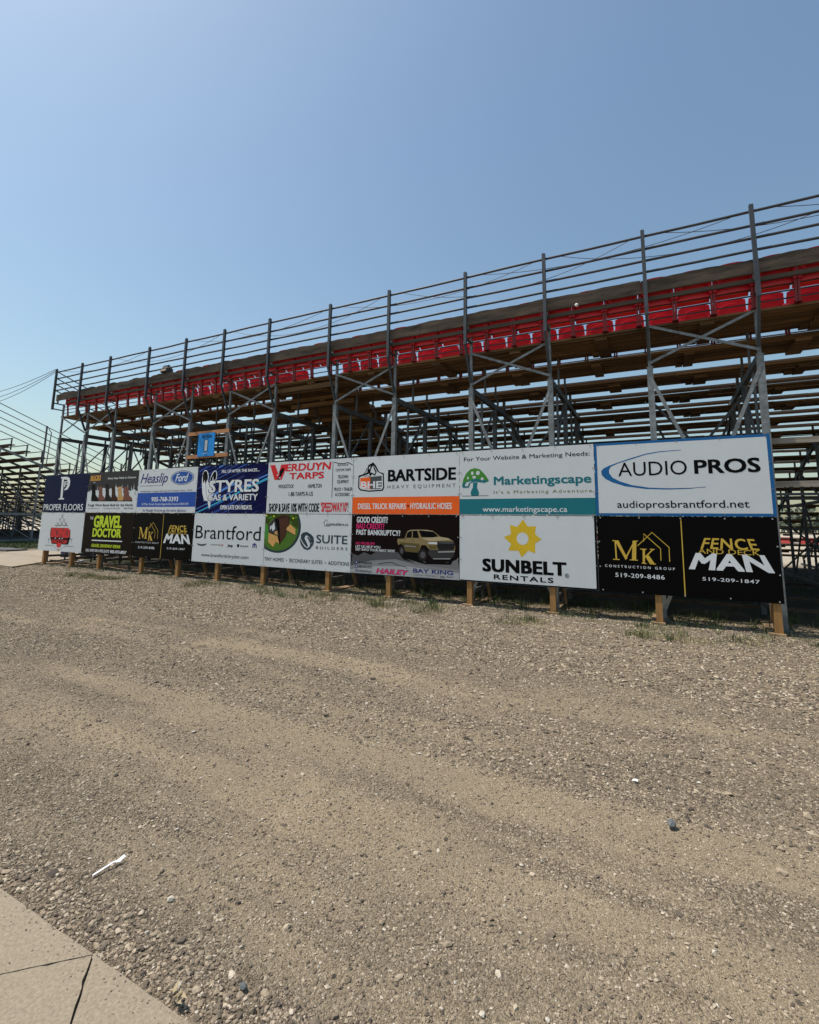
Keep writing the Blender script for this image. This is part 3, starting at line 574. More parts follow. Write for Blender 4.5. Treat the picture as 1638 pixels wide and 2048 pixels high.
for key, (ci, ro, base, lab) in SIGNS.items():
    z0 = 0.44+ro*1.22; _cnt[0] = 0
    s = empty('sign_board', (ci*2.44, 0, z0), lab, 'sign', 'sponsor sign boards on the sign wall')
    s.location.y = -.004*abs(math.sin(ci*2.7+ro)); s.rotation_euler = (R(.16)*math.sin(ci*3.1+ro*2), R(.05)*math.sin(ci*5+ro), 0)
    b = MB(); e = 0.006
    b.box(e, 0, e, 2.44-e, 0.014, 1.22-e); bd = b.build('board', ink(base), s)
    if key == 'proper': pass
    if key == 'sunbelt':
        f = MB(); f.box(2.40, -0.0007, .008, 2.433, -0.0002, 1.214); f.box(.01, -0.0007, .007, 2.40, -0.0002, .03); f.build('dark_edge', ink('black'), bd)
    if key in ('brant', 'suite', 'bond', 'heaslip'):
        pass
    for a in ART:
        if a[0] == key or (key == "mksmall" and a[0] == "mk"): draw(bd, a)
    sc = MB(); dk = base not in ('signwhite', 'audioblue')
    for i in range(5):
        for (x, z) in ((0.06+i*0.58, 0.03), (0.06+i*0.58, 1.19)): sc.box(x-.009, -.0065, z-.009, x+.009, -.0045, z+.009)
    for z in (0.4, 0.8):
        for x in (0.03, 2.41): sc.box(x-.009, -.0065, z-.009, x+.009, -.0045, z+.009)
    sc.build('screws', ink('grey5') if dk else ink('grey3'), bd)


# ---------------------------------------------------------------- ground
rng = np.random.default_rng(7)
def vnoise(x, y, s, seed):
    """smooth value noise"""
    g = np.random.default_rng(seed).random((256, 256)); X = x*s+57.3; Y = y*s+31.7
    xi = np.floor(X).astype(int); yi = np.floor(Y).astype(int); fx = X-xi; fy = Y-yi
    fx = fx*fx*(3-2*fx); fy = fy*fy*(3-2*fy); a = lambda i, j: g[(xi+i) % 256, (yi+j) % 256]
    return (a(0,0)*(1-fx)+a(1,0)*fx)*(1-fy)+(a(0,1)*(1-fx)+a(1,1)*fx)*fy
def fbm(x, y, s, seed): return 0.5*vnoise(x,y,s,seed)+0.3*vnoise(x,y,s*2.1,seed+1)+0.2*vnoise(x,y,s*4.3,seed+2)
def compact(x, y):
    """1 = bare packed dirt of the wheel tracks, 0 = loose crushed stone"""
    wob = (fbm(x*0.6, y*0.6, 1.0, 11)-0.5)*0.5
    g = lambda c, s: np.exp(-((y-c+wob)/s)**2)
    band = 0.95*g(-4.12, .22)*np.clip((x-12.3)/1.0, 0, 1)*np.clip((18.6-x)/1.0, 0, 1)+0.9*g(-5.72, .30)*np.clip((x-11.5)/1.5, 0, 1)+0.55*g(-6.42, .24)+0.8*g(-4.65, .2)*np.clip((13.2-x)/1.0, 0, 1)+0.5*g(-5.1, .16)*np.clip((14-x), 0, 1)
    n = fbm(x*0.55, y*3.2, 1.3, 23)
    base = 0.20+0.16*np.clip((-3.6-y)/0.5, 0, 1)-0.5*np.exp(-((y+7.36)/.13)**2)
    loose = 0.75*np.exp(-((y+5.15)/.28)**2)*np.clip((14.8-x)/1.0, 0, 1)
    return np.clip(base+band*(0.15+1.0*n)+(n-0.45)*1.1-loose*.8, 0, 1)
def grid_mesh(xs, ys, zf):
    X, Y = np.meshgrid(xs, ys); nx, ny = len(xs), len(ys)
    v = np.stack([X, Y, zf(X, Y)], -1).reshape(-1, 3)
    i = (np.arange(ny-1)[:, None]*nx+np.arange(nx-1)[None]).ravel()
    f = np.stack([i, i+1, i+1+nx, i+nx], 1)
    return v, f
def np_mesh(name, v, f, m, smooth=False):
    me = bpy.data.meshes.new(name); k = f.shape[1]
    me.vertices.add(len(v)); me.vertices.foreach_set('co', v.astype(np.float32).ravel())
    me.loops.add(f.size); me.loops.foreach_set('vertex_index', f.astype(np.int32).ravel())
    me.polygons.add(len(f)); me.polygons.foreach_set('loop_start', np.arange(0, f.size, k, dtype=np.int32))
    if smooth: me.polygons.foreach_set('use_smooth', np.ones(len(f), bool))
    else: me.polygons.foreach_set('use_smooth', np.zeros(len(f), bool))
    me.materials.append(m); me.update(calc_edges=True); me.validate()
    o = bpy.data.objects.new(name, me); col.objects.link(o); return o
def gz(X, Y):
    z = (fbm(X, Y, 0.7, 3)-0.5)*0.03+(fbm(X, Y, 3.0, 5)-0.5)*0.014-.010*np.exp(-((Y+4.12)/.3)**2)-.010*np.exp(-((Y+5.72)/.35)**2)+.008*np.exp(-((Y+4.95)/.3)**2)
    fade = np.clip((np.hypot(X-14, Y+3)-30)/20, 0, 1)
    return z*(1-fade)
def axis(parts):
    out = []
    for a, b, n in parts: out += list(np.linspace(a, b, n, endpoint=False))
    return np.array(out+[parts[-1][1]])
xs = axis([(-900,-60,12),(-60,-10,30),(-10,8,90),(8,21,325),(21,30,60),(30,80,20),(80,900,10)])
ys = axis([(-700,-20,8),(-20,-8,30),(-8,-2.5,180),(-2.5,2,90),(2,20,80),(20,80,30),(80,1500,14)])
v, f = grid_mesh(xs, ys, gz)
GM = bpy.data.materials.new('gravel_and_dirt'); GM.use_nodes = True; t = GM.node_tree; L = t.links.new; B = t.nodes['Principled BSDF']
def N(k, **kw):
    n = t.nodes.new(k)
    for a, b in kw.items(): setattr(n, a, b)
    return n
def ramp(src, stops):
    r = N('ShaderNodeValToRGB'); e = r.color_ramp.elements
    while len(e) < len(stops): e.new(0.5)
    for i, (p, c) in enumerate(stops): e[i].position = p; e[i].color = (*c, 1) if len(c) == 3 else c
    L(src, r.inputs[0]); return r.outputs[0]
def mixc(f, a, b, mode='MIX'):
    m = N('ShaderNodeMix', data_type='RGBA', blend_type=mode)
    for s_, x in (('Factor', f), ('A', a), ('B', b)):
        if hasattr(x, 'is_linked') or hasattr(x, 'links'): L(x, m.inputs[s_])
        elif isinstance(x, (int, float)): m.inputs[s_].default_value = x
        else: m.inputs[s_].default_value = (*x, 1)
    return m.outputs['Result']
tc = N('ShaderNodeTexCoord').outputs['Object']
def noise(scale, detail=5, rough=.6, vec=None):
    n = N('ShaderNodeTexNoise'); n.inputs['Scale'].default_value = scale; n.inputs['Detail'].default_value = detail; n.inputs['Roughness'].default_value = rough
    L(vec or tc, n.inputs['Vector']); return n.outputs['Fac']
def voro(scale, feat='F1', vec=None):
    n = N('ShaderNodeTexVoronoi', feature=feat); n.inputs['Scale'].default_value = scale; n.inputs['Randomness'].default_value = 1
    L(vec or tc, n.inputs['Vector']); return n
at = N('ShaderNodeAttribute', attribute_name='compact').outputs['Fac']
zone = N('ShaderNodeAttribute', attribute_name='zone'); zs = N('ShaderNodeSeparateColor'); L(zone.outputs['Color'], zs.inputs[0])
wv = N('ShaderNodeVectorMath', operation='ADD'); nz = N('ShaderNodeTexNoise'); nz.inputs['Scale'].default_value = 40; L(tc, nz.inputs['Vector'])
sc_ = N('ShaderNodeVectorMath', operation='SCALE'); sc_.inputs['Scale'].default_value = 0.02; L(nz.outputs['Color'], sc_.inputs[0]); L(tc, wv.inputs[0]); L(sc_.outputs[0], wv.inputs[1]); wvo = wv.outputs[0]
v1 = voro(95, vec=wvo); v2 = voro(230, vec=wvo)
s1 = N('ShaderNodeSeparateColor'); L(v1.outputs['Color'], s1.inputs[0]); s2 = N('ShaderNodeSeparateColor'); L(v2.outputs['Color'], s2.inputs[0])
stone = ramp(s1.outputs[0], [(0, (0.061,0.048,0.036)), (.3, (0.141,0.112,0.079)), (.6, (0.201,0.163,0.116)), (.9, (0.302,0.247,0.180)), (1, (0.523,0.458,0.364))])
grit = ramp(s2.outputs[0], [(0, (0.080,0.058,0.037)), (.12, (0.175,0.135,0.088)), (.6, (0.239,0.188,0.126)), (.9, (0.307,0.246,0.171)), (1, (0.477,0.396,0.300))])
loosec = mixc(0.35, stone, grit)
dirt = ramp(noise(3.2, 7, .7), [(.3, (0.286,0.231,0.153)), (.55, (0.369,0.302,0.205)), (.75, (0.440,0.366,0.257))])
dirt = mixc(0.68, dirt, grit)
thr = N('ShaderNodeMapRange'); thr.inputs['From Min'].default_value = .25; thr.inputs['From Max'].default_value = .75
ad = N('ShaderNodeMath', operation='ADD'); mm = N('ShaderNodeMath', operation='MULTIPLY_ADD'); mm.inputs[1].default_value = .5; mm.inputs[2].default_value = -.25
L(noise(9, 6, .75), mm.inputs[0]); L(at, ad.inputs[0]); L(mm.outputs[0], ad.inputs[1]); L(ad.outputs[0], thr.inputs['Value'])
c = mixc(thr.outputs[0], loosec, dirt)
c = mixc(1.0, c, ramp(noise(0.9, 4, .6), [(.3, (.86,.86,.86)), (.7, (1.1,1.08,1.05))]), 'MULTIPLY')
soil = ramp(noise(14, 6, .7), [(.3, (.035,.032,.022)), (.6, (.085,.075,.05)), (.8, (.15,.13,.09))])
c = mixc(zs.outputs[0], c, soil)
turf = ramp(noise(5, 7, .75), [(.3, (.035,.05,.015)), (.6, (.075,.095,.03)), (.8, (.14,.13,.06))])
c = mixc(zs.outputs[1], c, turf)
clay = ramp(noise(1.1, 5, .6), [(.3, (.36,.31,.23)), (.7, (.46,.40,.31))])
c = mixc(zs.outputs[2], c, clay)
L(c, B.inputs['Base Color']); B.inputs['Roughness'].default_value = .92; B.inputs['Specular IOR Level'].default_value = .2
iv = N('ShaderNodeMath', operation='SUBTRACT'); iv.inputs[0].default_value = 1.0; L(v1.outputs['Distance'], iv.inputs[1])
iv2 = N('ShaderNodeMath', operation='MULTIPLY'); L(v2.outputs['Distance'], iv2.inputs[0]); iv2.inputs[1].default_value = -.35
hs = N('ShaderNodeMath', operation='MULTIPLY'); L(iv.outputs[0], hs.inputs[0]); ic = N('ShaderNodeMapRange'); ic.inputs['To Min'].default_value = 1.0; ic.inputs['To Max'].default_value = .3; L(thr.outputs[0], ic.inputs['Value']); L(ic.outputs[0], hs.inputs[1])
h = N('ShaderNodeMath', operation='ADD'); L(hs.outputs[0], h.inputs[0]); L(iv2.outputs[0], h.inputs[1])
bp = N('ShaderNodeBump'); bp.inputs['Strength'].default_value = .9; bp.inputs['Distance'].default_value = .014; L(h.outputs[0], bp.inputs['Height']); L(bp.outputs[0], B.inputs['Normal'])
g = np_mesh('gravel_ground', v, f, GM, smooth=True); tag(g, kind='structure')
def setattr_col(o, name, arr, typ='FLOAT'):
    a = o.data.attributes.new(name, typ, 'POINT')
    a.data.foreach_set('value' if typ == 'FLOAT' else 'color', arr.astype(np.float32).ravel())
X, Y = v[:,0], v[:,1]
setattr_col(g, 'compact', compact(X, Y))
nn = fbm(X, Y, 1.1, 41); n2 = fbm(X, Y, 3.5, 44)
stand = (X > -.6)*(X < 40)
soilm = np.clip((Y-0.75+(n2-.5)*.8)/.5, 0, 1)*np.clip((15.8-Y)/1.5, 0, 1)*stand
turfm = np.clip((nn-.56)*5, 0, .9)*np.clip((Y+.35)/.3, 0, 1)*np.clip((6-Y), 0, 1)*stand*np.clip((n2-.3)*4, 0, 1)
turfm = np.maximum(turfm, np.clip((n2-.42)*5, 0, .8)*np.exp(-(((X-5)/1.5)**2+((Y+1.0)/.3)**2)))
turfm = np.maximum(turfm, np.clip((fbm(X, Y, 1.6, 91)-.44)*4, 0, .65)*np.clip((Y+1.1)/.3, 0, 1)*np.clip((-.1-Y)/.2, 0, 1)*(X > 7))
turfm = np.maximum(turfm, np.clip((-8.8-X)/1.5, 0, 1)*np.clip((Y-3.2)/.8, 0, 1)*np.clip((7.6-Y)/.6, 0, 1)*np.clip(.35+n2, 0, 1))
claym = np.clip((Y-16)/2, 0, 1)+np.clip((Y-14)/2, 0, 1)*(X < -.6)
setattr_col(g, 'zone', np.stack([soilm, turfm, np.clip(claym, 0, 1), np.ones_like(X)], 1), 'FLOAT_COLOR')

# loose stones: one mass of crushed stone lying on the ground
def stone_material():
    m = bpy.data.materials.new('crushed_stone'); m.use_nodes = True; t_ = m.node_tree; b = t_.nodes['Principled BSDF']
    g_ = t_.nodes.new('ShaderNodeNewGeometry'); r = t_.nodes.new('ShaderNodeValToRGB'); e = r.color_ramp.elements
    st = [(0,(0.069,0.057,0.045)),(.18,(0.137,0.109,0.080)),(.5,(0.234,0.184,0.127)),(.8,(0.325,0.260,0.184)),(.95,(0.457,0.378,0.278)),(1,(.46,.42,.35))]
    while len(e) < len(st): e.new(.5)
    for i, (p, c_) in enumerate(st): e[i].position = p; e[i].color = (*c_, 1)
    t_.links.new(g_.outputs['Random Per Island'], r.inputs[0]); t_.links.new(r.outputs[0], b.inputs['Base Color'])
    b.inputs['Roughness'].default_value = .85; b.inputs['Specular IOR Level'].default_value = .3
    return m
STONEM = stone_material()
ICO_V = []; ph = (1+5**.5)/2
for a, b in ((1, ph), (-1, ph), (1, -ph), (-1, -ph)): ICO_V += [(0, a, b), (a, b, 0), (b, 0, a)]
ICO_V = np.array(ICO_V)/math.sqrt(1+ph*ph)
def hull_faces(V):
    F = []
    n = len(V)
    import itertools
    for i, j, k in itertools.combinations(range(n), 3):
        nr = np.cross(V[j]-V[i], V[k]-V[i]); d = (V-V[i])@nr
        if (d < 1e-6).all(): F.append((i, j, k))
        elif (d > -1e-6).all(): F.append((i, k, j))
    return np.array(F)
ICO_F = hull_faces(ICO_V)
OCT_V = np.array([(1,0,0),(-1,0,0),(0,1,0),(0,-1,0),(0,0,1),(0,0,-1)], float); OCT_F = hull_faces(OCT_V)
def stones(x, y, r, V, F, jit):
    n = len(x); k = len(V)
    P = np.repeat(V[None], n, 0)*(1+rng.uniform(-jit, jit, (n, k, 1)))
    P = P*np.stack([rng.uniform(.8, 1.35, n), rng.uniform(.65, 1.0, n), rng.uniform(.4, .75, n)], 1)[:, None, :]
    # random tilt then spin
    ta = rng.uniform(-.5, .5, n); ca, sa = np.cos(ta), np.sin(ta)
    yy = P[:,:,1]*ca[:,None]-P[:,:,2]*sa[:,None]; zz = P[:,:,1]*sa[:,None]+P[:,:,2]*ca[:,None]
    a = rng.uniform(0, 2*np.pi, n); ca, sa = np.cos(a)[:,None], np.sin(a)[:,None]
    xx = P[:,:,0]*ca-yy*sa; yy = P[:,:,0]*sa+yy*ca
    z0 = gz(x, y)
    out = np.stack([xx*r[:,None]+x[:,None], yy*r[:,None]+y[:,None], zz*r[:,None]+(z0+r*.22)[:,None]], -1)
    f = (np.arange(n)[:,None,None]*k+F[None]).reshape(-1, 3)
    return out.reshape(-1, 3), f
def scatter(n, ymin, ymax, xl, xr, rmean, rsig, keep):
    y = rng.uniform(ymin, ymax, n); x = xl(y)+rng.random(n)*(xr(y)-xl(y))
    k = rng.random(n) < keep(x, y); x, y = x[k], y[k]
    r = np.clip(rmean*np.exp(rng.normal(0, rsig, len(x))), .0025, .03)
    return x, y, r
# view wedge: left edge and right edge of the visible ground
left = lambda y: 18.0-(y+8.75)*2.55-.5
right = lambda y: 18.3+(y+8.6)*.28+.6
allv, allf, off = [], [], 0
clump = lambda x, y: np.clip(fbm(x, y, 5, 61)*2.4-.5, .05, 1)
for (n, a, b, rm, rs, V, F, keep) in (
    (150000, -7.43, -5.4, .0034, .4, OCT_V, OCT_F, lambda x, y: (1-.35*compact(x, y))*np.clip(.5+clump(x, y), 0, 1)),
    (36000, -7.43, -5.6, .0045, .38, ICO_V, ICO_F, lambda x, y: (1-.78*compact(x, y))*clump(x, y)),
    (1100, -7.43, -5.6, .009, .3, ICO_V, ICO_F, lambda x, y: (1-.75*compact(x, y))*clump(x, y)),
    (150000, -5.6, -3.4, .0062, .4, OCT_V, OCT_F, lambda x, y: (1-.6*compact(x, y))*np.clip(.3+clump(x, y), 0, 1)),
    (2500, -5.6, -3.4, .012, .3, ICO_V, ICO_F, lambda x, y: (1-.8*compact(x, y))*clump(x, y)),
    (150000, -3.4, .9, .0115, .35, OCT_V, OCT_F, lambda x, y: (1-.6*compact(x, y))*np.clip(.35+clump(x, y), 0, 1)),
    (5200, -7.44, -7.24, .0062, .35, ICO_V, ICO_F, lambda x, y: np.ones_like(x)*.9)):
    x, y, r = scatter(n, a, b, left, right, rm, rs, keep)
    if a < -7.4 and n == 5200: x = np.clip(x, 15.0, 17.6)
    k = ~((x > .95-(y+1.06)*1.2) & (x < -2)); x, y, r = x[k], y[k], r[k]
    vv, ff = stones(x, y, r, V, F, .28)
    allv.append(vv); allf.append(ff+off); off += len(vv)
x = rng.uniform(15, 18, 420); y = -7.455-rng.exponential(.05, 420); r = rng.uniform(.0015, .0042, 420); vv, ff = stones(x, y, r, OCT_V, OCT_F, .28); vv[:,2] += .035-gz(vv[:,0], vv[:,1]); allv.append(vv); allf.append(ff+off); off += len(vv)
sv = np.concatenate(allv); sf = np.concatenate(allf)
tag(np_mesh('loose_gravel', sv, sf, STONEM), kind='stuff', label='loose crushed stone scattered over the packed dirt', cat='gravel')

# concrete slab by the camera's feet and its joints
CONC = mat('concrete_walk', (.255,.21,.15), .9, var=.4, scale=90, bump=.35, color2=(.19,.152,.103))
PATHM = mat('pale_path', (.30,.245,.175), .95, var=.18, scale=3, bump=.2)
m = MB(); DARK = mat('joint_dirt', (.05,.042,.032), .95)
# three castings separated by 6 mm joints
J = (16.232, -7.452)
def slab(pts, z=.035):
    out = []
    for a, b_ in zip(pts, pts[1:]+pts[:1]):           # slightly worn, chipped edge line
        k = max(1, int(math.hypot(b_[0]-a[0], b_[1]-a[1])/.03))
        for q in range(k):
            j_ = 0 if q == 0 else random.uniform(-.0016, .0016)-(.006 if random.random() < .02 else 0); out.append((a[0]+(b_[0]-a[0])*q/k, a[1]+(b_[1]-a[1])*q/k+j_))
    pts = out; n = len(pts); i = len(m.v); m.v += [(x, y, z) for x, y in pts]+[(x, y, -.08) for x, y in pts]
    m.f.append(tuple(range(i, i+n))); 
    for k in range(n): m.f.append((i+k, i+n+k, i+n+(k+1)%n, i+(k+1)%n))
g_ = .0032
slab([(9, -7.452), (9, -12), (13.2, -10.41), (J[0]-g_, J[1]-g_*.5)][::1])
slab([(J[0]+.001, J[1]-g_), (13.2, -10.42), (9, -12.01), (9, -14), (17.4, -14), (17.4, -8.55), (J[0]+g_*.2, J[1]-g_)][::1]) if False else None
slab([(J[0]-.001, J[1]-g_*1.6), (13.2, -10.425), (13.2, -14), (18.6, -14), (18.6, -9.668)])
slab([(J[0]+g_, J[1]), (18.61, -9.655), (24, -9.655), (24, -7.452)])
tag(m.build('concrete_pavement', CONC), kind='structure')
m = MB(); m.quad([(9, -7.47, .004+.02), (9, -13.9, .024), (23.9, -13.9, .024), (23.9, -7.47, .024)]); tag(m.build('joint_bed', DARK), kind='structure')
# pale access path between the two stands
m = MB()
P_ = [(.95,-1.06),(.55,-.55),(-.1,.25),(-.9,1.4),(-1.3,3),(-1.5,20),(-7.6,20),(-7.1,4.2),(-6.6,2.6),(-6.1,1.6),(-12,1.2),(-30,1.0),(-30,-1.03),(.2,-1.03)]
m.quad([(x, y, .045) for x, y in P_][::1]); i = len(m.v)
for k in range(len(P_)):
    a, b = P_[k], P_[(k+1) % len(P_)]; m.quad([(a[0],a[1],.045),(a[0],a[1],-.05),(b[0],b[1],-.05),(b[0],b[1],.045)])
tag(m.build('access_path', PATHM), kind='structure')
m = MB(); m.box(-30, 2.3, -.02, -7.3, 3.1, .07); tag(m.build('asphalt_strip', mat('strip_asphalt', (.085,.085,.085), .9, var=.2, scale=8)), kind='structure')

# ---------------------------------------------------------------- weeds and grass (masses)
def blades(cx, cy, h, n, spread, lean=.5, wd=.006):
    n = int(n*1.6); wd = wd*.65
    k = len(cx); X0 = np.repeat(cx, n)+rng.normal(0, spread, k*n); Y0 = np.repeat(cy, n)+rng.normal(0, spread, k*n)
    H = np.repeat(h, n)*rng.uniform(.5, 1.1, k*n); A = rng.uniform(0, 2*np.pi, k*n); Ln = rng.uniform(.1, lean, k*n)*H
    dx, dy = np.cos(A), np.sin(A); W = wd*rng.uniform(.6, 1.5, k*n)*np.clip(H/.12, .5, 2.2); z0 = gz(X0, Y0)-.005
    p = [np.stack([X0-dy*W, Y0+dx*W, z0], 1), np.stack([X0+dy*W, Y0-dx*W, z0], 1),
         np.stack([X0+dx*Ln*.4+dy*W*.8, Y0+dy*Ln*.4-dx*W*.8, z0+H*.6], 1), np.stack([X0+dx*Ln, Y0+dy*Ln, z0+H], 1), np.stack([X0+dx*Ln*.4-dy*W*.8, Y0+dy*Ln*.4+dx*W*.8, z0+H*.6], 1)]
    v_ = np.stack(p, 1).reshape(-1, 3); i_ = np.arange(k*n)[:,None]*5
    f_ = np.concatenate([i_+np.array([[0,1,2]]), i_+np.array([[0,2,4]]), i_+np.array([[4,2,3]])])
    return v_, f_
WEED = mat('weed_green', (.062,.085,.024), .8, island=.55); DRY = mat('dry_grass', (.24,.20,.085), .85, island=.4)
def mass(name, sets, m, label, cat):
    V, F, o = [], [], 0
    for v_, f_ in sets: V.append(v_); F.append(f_+o); o += len(v_)
    tag(np_mesh(name, np.concatenate(V), np.concatenate(F), m), label, cat, kind='stuff')
x = rng.uniform(-.2, 24, 900); y = rng.uniform(.5, 7, 900); k = fbm(x, y, 1.1, 41) > .5; x, y = x[k], y[k]
x2 = rng.uniform(12.5, 20, 70); y2 = rng.uniform(.15, 1.9, 70)
mass('weeds_under_stand', [blades(x, y, rng.uniform(.05, .16, len(x)), 14, .07), blades(x2, y2, rng.uniform(.08, .2, 70), 22, .06, .9, .006)], WEED, 'green weeds growing under the grandstand', 'weeds')
x = rng.uniform(8, 20.4, 260); y = -.25-rng.random(260)**1.4*.95; k = fbm(x, y, 1.6, 91) > .46; x, y = x[k], y[k]; nw = len(x)
x3 = rng.uniform(-.2, 20.3, 300); y3 = rng.uniform(-.3, .4, 300)
xc = rng.normal(5.1, .7, 90); yc = rng.normal(-1.05, .16, 90)
mass('weeds_in_gravel', [blades(x, y, rng.uniform(.05, .14, nw), 20, .06, .9, .005), blades(x3, y3, rng.uniform(.03, .12, 300), 14, .05, .8, .004), blades(xc[:45], yc[:45], rng.uniform(.04, .11, 45), 22, .05, .9, .005)], WEED, 'small green weeds in the gravel along the sign wall', 'weeds')
mass('dry_grass', [blades(xc, yc, rng.uniform(.03, .08, 90), 18, .07, 1.2, .005), blades(x+.15, y-.05, rng.uniform(.04, .11, nw), 18, .09, 1.2, .005), blades(rng.uniform(7, 22, 320), rng.uniform(.4, .95, 320), rng.uniform(.02, .07, 320), 22, .09, 1.5, .005)], DRY, 'dry yellow grass in the gravel along the sign wall', 'grass')
x = rng.uniform(-22, -8.5, 1500); y = rng.uniform(3.5, 7.2, 1500)
mass('grass_strip', [blades(x, y, rng.uniform(.05, .16, 1500), 8, .08, .8, .012)], WEED, 'rough grass in front of the far left grandstand', 'grass')

# ---------------------------------------------------------------- main grandstand
POSTX = [-.35, 1.19, 2.735, 4.673, 6.296, 7.824, 9.437, 11.334, 12.934, 14.725, 16.305, 17.997, 19.559, 21.3, 22.87, 24.6, 26.2]
BRACED = [0, 1, 3, 5, 7, 9, 11, 13, 15]
XL, XR = -.42, 27.0
def deck(n):
    """row n (1 = top): near y, far y, height of the deck top"""
    far = 1.49+(n-1)*.65; z = 4.99-(n-1)*.213
    wd = {1: 1.04, 2: .84, 3: .60}.get(n, .50)
    return far-wd, far, z
gs = empty('grandstand', (-.35, .45, 0), 'long steel framed grandstand with timber decks, seen from behind the sign wall', 'grandstand')
gs_off = Vector((-.35, .45, 0))
def G(m, name, mt, smooth=False):
    for i, q in enumerate(m.v): m.v[i] = (q[0]-gs_off.x, q[1]-gs_off.y, q[2])
    return m.build(name, mt, gs, smooth=smooth)
random.seed(3)
# aisle
AX0, AX1 = 9.13, 11.2
NROW = 22
for n in range(1, NROW+1):
    y0, y1, z = deck(n); nb = max(2, round((y1-y0)/.25)); wb = (y1-y0+.012)/nb
    m = MB()
    for b in range(nb):
        x = XL-random.uniform(0, .05)
        while x < XR:
            ln = random.choice([3.05, 3.66, 4.27]); x1 = min(x+ln, XR+.05)
            ya = y0+b*wb+random.uniform(-.003, .003); dz = random.uniform(-.008, .008)
            m.box(x, ya, z-.042+dz, x1-.006, ya+wb-.016, z+dz); x = x1
    for yy in (y0+.035, (y0+y1)/2-.03, y1-.06): m.box(XL+.02, yy, z-.068, XR-.02, yy+.032, z-.052)
    # hanging splice blocks between the frames
    for i in range(len(POSTX)-1):
        xm = (POSTX[i]+POSTX[i+1])/2+(.12 if n % 2 else -.10)+random.uniform(-.06, .06); wx = random.uniform(.16, .24)
        m.box(xm-wx/2, y0+.05, z-.115, xm+wx/2, y1+random.uniform(-.03, .02), z-.048)
        if random.random() < .5: m.box(xm-wx/2-.13, y1-.2, z-.105, xm-wx/2-.01, y1-.02, z-.048)
    G(m, 'floor_deck', DECK)
for n in range(4, NROW+1):
    y0, y1, z = deck(n)
    for (a, b) in ((XL, AX0), (AX1, XR)):
        x = a; m = MB()
        while x < b:
            x1 = min(x+random.choice([3.66, 4.27, 4.88]), b); dz = random.uniform(-.003, .003)
            m.box(x, y0-.19, z+.39+dz, x1-.006, y0+.05, z+.43+dz); x = x1
        G(m, 'bench_board', BENCH)
# aisle: closed risers and side stringers
for n in range(1, 13):
    y0, y1, z = deck(n); y0b, _, zb = deck(n+1); m = MB()
    lim = 11.2
    m.box(AX0, y1-.02, zb+.002, lim, y1+.012, z-.046); m.box(AX0, y1+.014, zb+.002, lim, y1+.30, zb+.11); m.box(AX0, y0+.1, zb-.02, lim, y0+.13, z-.12)
    G(m, 'aisle_riser', DECK)
# frames
def frame(X):
    m = MB(); t_ = .055
    m.box(X-.04, .49, 4.14, X+.04, 3.86, 4.25)                      # main beam
    for y, w_ in ((1.34, .04), (2.27, .04), (2.85, .04), (3.45, .04)):
        n = max(1, min(NROW, int(math.ceil((y-1.49)/.65))+1)); z = deck(n)[2]-.05
        if z > 4.27: m.box(X-w_/2, y-w_/2, 4.25, X+w_/2, y+w_/2, z)
    m.bar((X, 1.1, 4.13), (X+.02, 1.02, .05), .04); m.bar((X, 2.85, 4.13), (X, 2.9, .05), .045)
    for y in (2.02, 3.68): m.box(X-.042, y-.042, .0, X+.042, y+.042, 4.14)
    # stringer that carries the lower rows
    ya, za = 3.86, deck(5)[2]-.05; yb = deck(22)[1]; zb = deck(22)[2]-.08
    sl = (zb-za)/(yb-ya)
    m.bar((X, ya, za-.12), (X, yb, zb-.06), .05, .10)
    y = 5.3
    while y < yb:
        zt = za+sl*(y-ya)-.14
        if zt > .1: m.box(X-.032, y-.032, 0, X+.032, y+.032, zt)
        y += 1.62
    m.bar((X, 2.0, 2.12), (X, 9.2, 2.12), .05, .07); m.bar((X, .5, .22), (X, 15.5, .14), .05, .07)
    m.bar((X+.03, 3.7, .3), (X+.03, 5.3, 2.9), .035); m.bar((X-.03, 5.3, .3), (X-.03, 6.9, 2.4), .035); m.bar((X+.03, 8.5, .3), (X+.03, 6.9, 2.2), .035)
    m.bar((X-.03, .5, 2.3), (X-.03, 2.0, 4.1), .035)
    # riser struts and bench legs
    for n in range(2, NROW):
        y0, y1, z = deck(n); z2 = deck(n+1)[2]
        m.box(X-.02, y1-.05, z2-.12, X+.02, y1-.01, z-.045)
        if n >= 4: m.box(X-.018, y0-.10, z-.213, X+.018, y0-.06, z+.388)
    return G(m, 'support_frame', STEELD)
for X in POSTX: frame(X)
for i, X in enumerate(POSTX):
    m = MB(); m.box(X-.048, .405, 0, X+.048, .495, 4.22); m.box(X-.055, .40, 4.22, X+.055, .50, 4.235); m.box(X-.09, .37, 0, X+.09, .53, .012); G(m, 'post', STEEL)
    m = MB(); m.box(X-.026, .425, 4.235, X+.026, .475, 5.43); G(m, 'upper_post', STEEL)
    # handrail post with its bracket arms and raking knee brace
    m = MB(); zb = 5.06 if i else 5.17
    m.box(X-.030, .078, zb, X-.023, .13, 6.60); m.box(X-.030, .07, zb, X+.030, .077, 6.60); m.box(X+.023, .078, zb, X+.030, .13, 6.60)
    m.bar((X, .13, 5.20), (X, .43, 5.20), .035); m.bar((X, .13, 5.40), (X, .43, 5.40), .035)
    m.box(X-.012, .10, 6.60, X-.006, .124, 6.63)
    hp = G(m, 'handrail_post', RAILM)
    if i:
        m = MB(); m.bar((X-.005, .10, 5.07), (X-.005, .41, 4.36), .045, .05); G(m, 'knee_brace', RAILM).parent = hp
